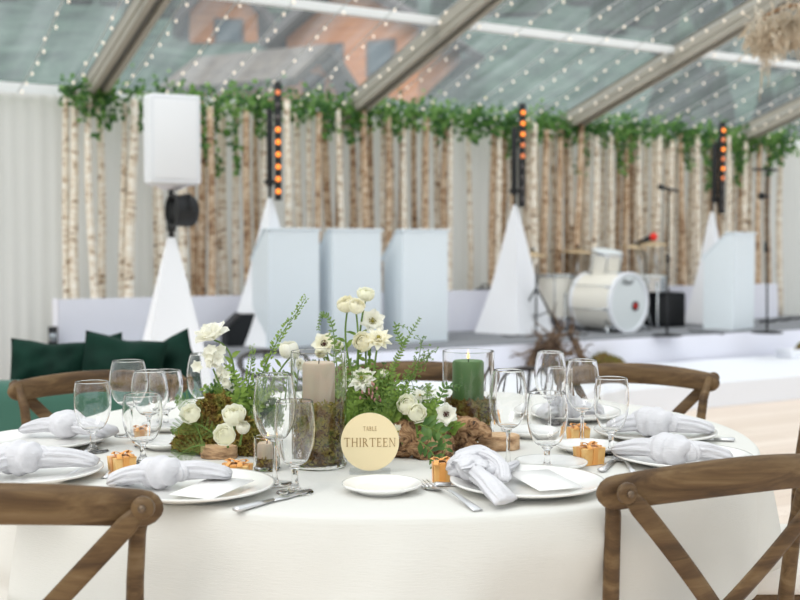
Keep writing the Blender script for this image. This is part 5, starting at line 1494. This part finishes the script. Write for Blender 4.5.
ranunculus(363, 342, 19, 366, 385, 'pale ruffled bloom left of the many petalled cream flower', .0, (-.3, -.8, .4), 'cream')
ranunculus(360, 375, 28, 366, 415, 'wide open white flower beside the taupe candle cylinder', -.03, (-.2, -.75, .6), 'petal', kind='dahlia')
ranunculus(407, 405, 20, 410, 435, 'pale green white rose, left of the close pair right of the sign', -.10, (-.2, -.8, .5), 'greenish', kind='rose')
ranunculus(417, 413, 19, 418, 438, 'pale green white rose, right of the close pair right of the sign', -.12, (.2, -.85, .4), 'greenish', kind='rose')
ranunculus(421, 393, 17, 422, 425, 'white bloom half hidden in leaves above the rose pair', -.04, (.2, -.6, .6), 'petal', kind='dahlia')
ranunculus(447, 414, 22, 437, 435, 'open white flower with a dark centre in front of the green candle', -.12, (.1, -.92, .2), 'petal', closed=1, kind='anemone')
ranunculus(399, 431, 15, 404, 445, 'pale bloom peeking from behind the right of the gold sign', -.12, (.3, -.8, .3), 'greenish', kind='dahlia', leaves=0)
ranunculus(384, 374, 9, 382, 400, 'tiny yellow green bud in the middle of the foliage', .0, (.2, -.5, .8), 'greenish', closed=1)
ranunculus(338, 347, 11, 345, 395, 'small white bud behind the taupe candle cylinder', .08, (.2, -.5, .8), closed=1)

# foliage ------------------------------------------------------------
def spray(path_px, Y, lab, cat, leafsz, n, mt, name='leafy_branch', kind='pairs', r=.0014, dy=0, group='foliage sprays of the centrepiece'):
    pts0 = [at_y(x, y, Y + dy * i) for i, (x, y) in enumerate(path_px)]
    pts0[0].z = max(pts0[0].z, TZ + .02)
    out = []
    for i in range(len(pts0) - 1):
        p0, p1, p2, p3 = pts0[max(i - 1, 0)], pts0[i], pts0[i + 1], pts0[min(i + 2, len(pts0) - 1)]
        for k in range(8):
            q = k / 8; out.append(.5 * ((2 * p1) + (p2 - p0) * q + (2 * p0 - 5 * p1 + 4 * p2 - p3) * q * q + (3 * p1 - p0 - 3 * p2 + p3) * q ** 3))
    out.append(pts0[-1])
    t = thing(name, lab, cat, out[0], 0, group)
    L = len(out)
    MB().tube(out, [r * (1.2 - .8 * i / L) for i in range(L)], 6).build('stem', M['stem'], t)
    mb = MB()
    for j in range(n):
        q = (j + .5) / n if kind != 'tip' else .3 + .7 * (j + .5) / n
        f = q * (L - 1); i = min(int(f), L - 2); p = out[i].lerp(out[i + 1], f - i); tn = (out[i + 1] - out[i]).normalized()
        sd = tn.cross(V((0, -1, .15))).normalized()
        taper = (1.15 - .75 * q)
        if kind == 'pairs':
            for s in (-1, 1):
                mb.leaf(p, sd * s + tn * rf.uniform(.4, .9) + V((0, rf.uniform(-.5, .5), rf.uniform(-.2, .2))), (0, -1, .4), leafsz * taper * rf.uniform(.75, 1.2), leafsz * .42 * taper, .15)
        elif kind == 'fern':
            for s in (-1, 1):
                d = (sd * s + tn * .5 + V((0, rf.uniform(-.4, .4), 0))).normalized(); LL = leafsz * 2.2 * sin(pi * min(1, .15 + q * .85)) + .004
                for m_ in range(7):
                    w_ = (m_ + .5) / 7; pp = p + d * LL * w_
                    for s2 in (-1, 1): mb.leaf(pp, (tn * s2 + d * .7), (0, -1, .3), leafsz * .42 * (1.1 - .6 * w_), leafsz * .14, .1)
        elif kind == 'spike':
            for m_ in range(3):
                a = rf.uniform(0, 6); mb.leaf(p + V((cos(a), 0, sin(a))) * leafsz * .45, V((cos(a), sin(a) * .7, .2)) + tn * .7, (0, -1, .3), leafsz * taper * rf.uniform(.7, 1.2), leafsz * .5 * taper, .25)
        elif kind == 'airy':
            for m_ in range(2):
                d = V((rf.gauss(0, .7), rf.gauss(0, .4), rf.gauss(.2, .6))); e = p + d.normalized() * leafsz * rf.uniform(.6, 1.8)
                mb.tube([p, e], .0005, 4)
                for s2 in range(5): mb.leaf(e, (rf.uniform(-1, 1), rf.uniform(-1, .4), rf.uniform(-1, 1)), (0, -1, .2), leafsz * .38, leafsz * .17, .1)
    mb.build('leaves', M[mt], t)
spray([(256, 405), (262, 375), (278, 340), (295, 315), (306, 297)], BY + .02, 'tall lime green flower spike leaning right above the wine glass', 'foliage', .0115, 60, 'leaflt', 'flower_spike', 'spike')
spray([(244, 410), (248, 385), (251, 365), (253, 347)], BY, 'short lime green spike beside the tall leaning one', 'foliage', .011, 34, 'leaflt', 'flower_spike', 'spike')
spray([(232, 408), (240, 395), (238, 380), (228, 366)], BY - .03, 'lime green leafy stem under the white blossom cluster', 'foliage', .022, 12, 'leaflt')
spray([(240, 430), (252, 408), (262, 395), (275, 388)], BY - .02, 'broad green leaves behind the wine glass rim', 'foliage', .028, 12, 'leaf')
spray([(235, 430), (222, 410), (210, 395), (203, 388)], BY + .02, 'pointed green leaves spreading left above the moss', 'foliage', .026, 12, 'leaflt')
spray([(215, 435), (200, 425), (185, 424), (172, 432)], BY - .08, 'feathery fern frond at the far left of the moss mound', 'foliage', .011, 12, 'fern', 'fern_frond', 'fern')
spray([(205, 445), (192, 447), (180, 455), (170, 465)], BY - .12, 'fern frond drooping to the cloth at far left', 'foliage', .010, 12, 'fern', 'fern_frond', 'fern')
spray([(210, 425), (198, 412), (188, 402), (176, 400)], BY - .05, 'soft fern frond behind the leftmost rose', 'foliage', .012, 11, 'fern', 'fern_frond', 'fern')
spray([(340, 400), (336, 360), (332, 325), (322, 314), (318, 330)], BY + .06, 'curved trailing green sprig arching over the taupe candle', 'foliage', .014, 24, 'fern', 'leafy_branch', 'pairs')
spray([(355, 400), (352, 375), (340, 350), (328, 335)], BY + .05, 'green sprig behind the open cream flower', 'foliage', .022, 12, 'leaf')
spray([(380, 400), (392, 370), (404, 345), (420, 318)], BY - .0, 'slender green branch rising to the right tip of the centrepiece', 'foliage', .015, 26, 'leaf')
spray([(404, 345), (398, 335), (396, 325), (408, 328)], BY + .0, 'small side sprig on the slender right branch', 'foliage', .013, 10, 'fern')
spray([(392, 410), (405, 390), (417, 365), (422, 340)], BY - .02, 'airy seed head sprig at the right of the centrepiece', 'foliage', .012, 26, 'fern', 'airy_sprig', 'airy')
spray([(400, 395), (414, 372), (426, 362), (430, 352)], BY - .01, 'second airy sprig reaching toward the green candle', 'foliage', .011, 22, 'fern', 'airy_sprig', 'airy')
spray([(430, 420), (440, 398), (447, 386), (460, 388)], BY - .05, 'green leaf sprig beside the green candle cylinder', 'foliage', .020, 10, 'leafdk')
spray([(420, 425), (436, 430), (446, 445), (440, 462)], BY - .16, 'green leafy tendril hanging over the driftwood', 'foliage', .030, 9, 'leafdk', dy=-.01)
spray([(418, 440), (430, 450), (436, 462), (434, 470)], BY - .19, 'pointed green leaves drooping over the gold box', 'foliage', .024, 7, 'leafdk', dy=-.004)
spray([(262, 420), (268, 400), (272, 385), (285, 372)], BY + .03, 'fern frond seen through the tall wine glass', 'foliage', .010, 13, 'fern', 'fern_frond', 'fern')
spray([(300, 420), (300, 395), (306, 372), (316, 362)], BY + .09, 'green fern behind the taupe candle', 'foliage', .011, 13, 'leafdk', 'fern_frond', 'fern')
# low bushy greenery, many short sprigs
places = ['beside the taupe candle cylinder', 'above the gold sign', 'right of the gold sign', 'near the rose pair', 'in the middle of the centrepiece', 'between the driftwood and the roses', 'left of the wine glass', 'above the mossy mound']
bush = []
rr3 = random.Random(31)
zones = [(352, 370, 425, 14, 0, .02), (372, 372, 430, 17, 4, .0), (392, 378, 430, 17, 4, -.02), (408, 390, 432, 13, 3, -.05), (428, 388, 420, 10, 5, -.04), (385, 395, 428, 14, 1, -.06), (245, 375, 412, 12, 6, .03), (262, 388, 425, 8, 6, .05), (228, 385, 408, 5, 7, .03), (350, 400, 440, 5, 0, -.03), (440, 410, 436, 4, 5, -.1)]
cnt = {}
for zx, ztop, zbot, n, pi_, dY in zones:
    for k in range(n):
        x = zx + rr3.uniform(-13, 13); y0 = zbot + rr3.uniform(-4, 6); y1 = ztop + rr3.uniform(-12, 22); x1 = x + rr3.uniform(-16, 16)
        cnt[pi_] = cnt.get(pi_, 0) + 1
        mt = rr3.choice(['leaf', 'leaflt', 'leaf', 'leaflt', 'fern', 'leafdk']); kd = rr3.choice(['pairs', 'pairs', 'spike', 'fern', 'pairs'])
        spray([(x, y0), ((x + x1) / 2 + rr3.uniform(-5, 5), (y0 + y1) / 2), (x1, y1)], BY + dY + rr3.uniform(-.04, .04), '%s short green sprig of the dense foliage %s' % (ordinal(cnt[pi_]), places[pi_]), 'foliage', {'fern': .009}.get(kd, rr3.uniform(.014, .025)), {'fern': 9, 'spike': 12}.get(kd, 8), mt, 'leafy_sprig', kd)
# pink bud sprig
mb = MB(); Pp = at_y(372, 400, BY - .03)
t = thing('pink_bud_sprig', 'thin sprig of dusty pink buds left of the centrepiece middle', 'foliage', Pp)
MB().tube([Pp, at_y(370, 385, BY - .03)], .001, 5).build('stem', M['stem'], t)
for k in range(14):
    a = at_y(372 + rr3.uniform(-13, 10), 392 + rr3.uniform(-9, 12), BY - .05); mb.tube([Pp, a], .0004, 4); mb.ball(a, (.0022, .0022, .004), 6, 5)
mb.build('buds', M['pink'], t)

# ================================================================== render view settings
SC.view_settings.view_transform = 'Standard'; SC.view_settings.look = 'None'
SC.view_settings.gamma = 1; SC.view_settings.use_curve_mapping = False
SC.view_settings.exposure = .36
cy = SC.cycles
cy.max_bounces = 14; cy.transmission_bounces = 14; cy.transparent_max_bounces = 12; cy.diffuse_bounces = 5; cy.glossy_bounces = 5
cy.use_denoising = True
cy.sample_clamp_indirect = 6
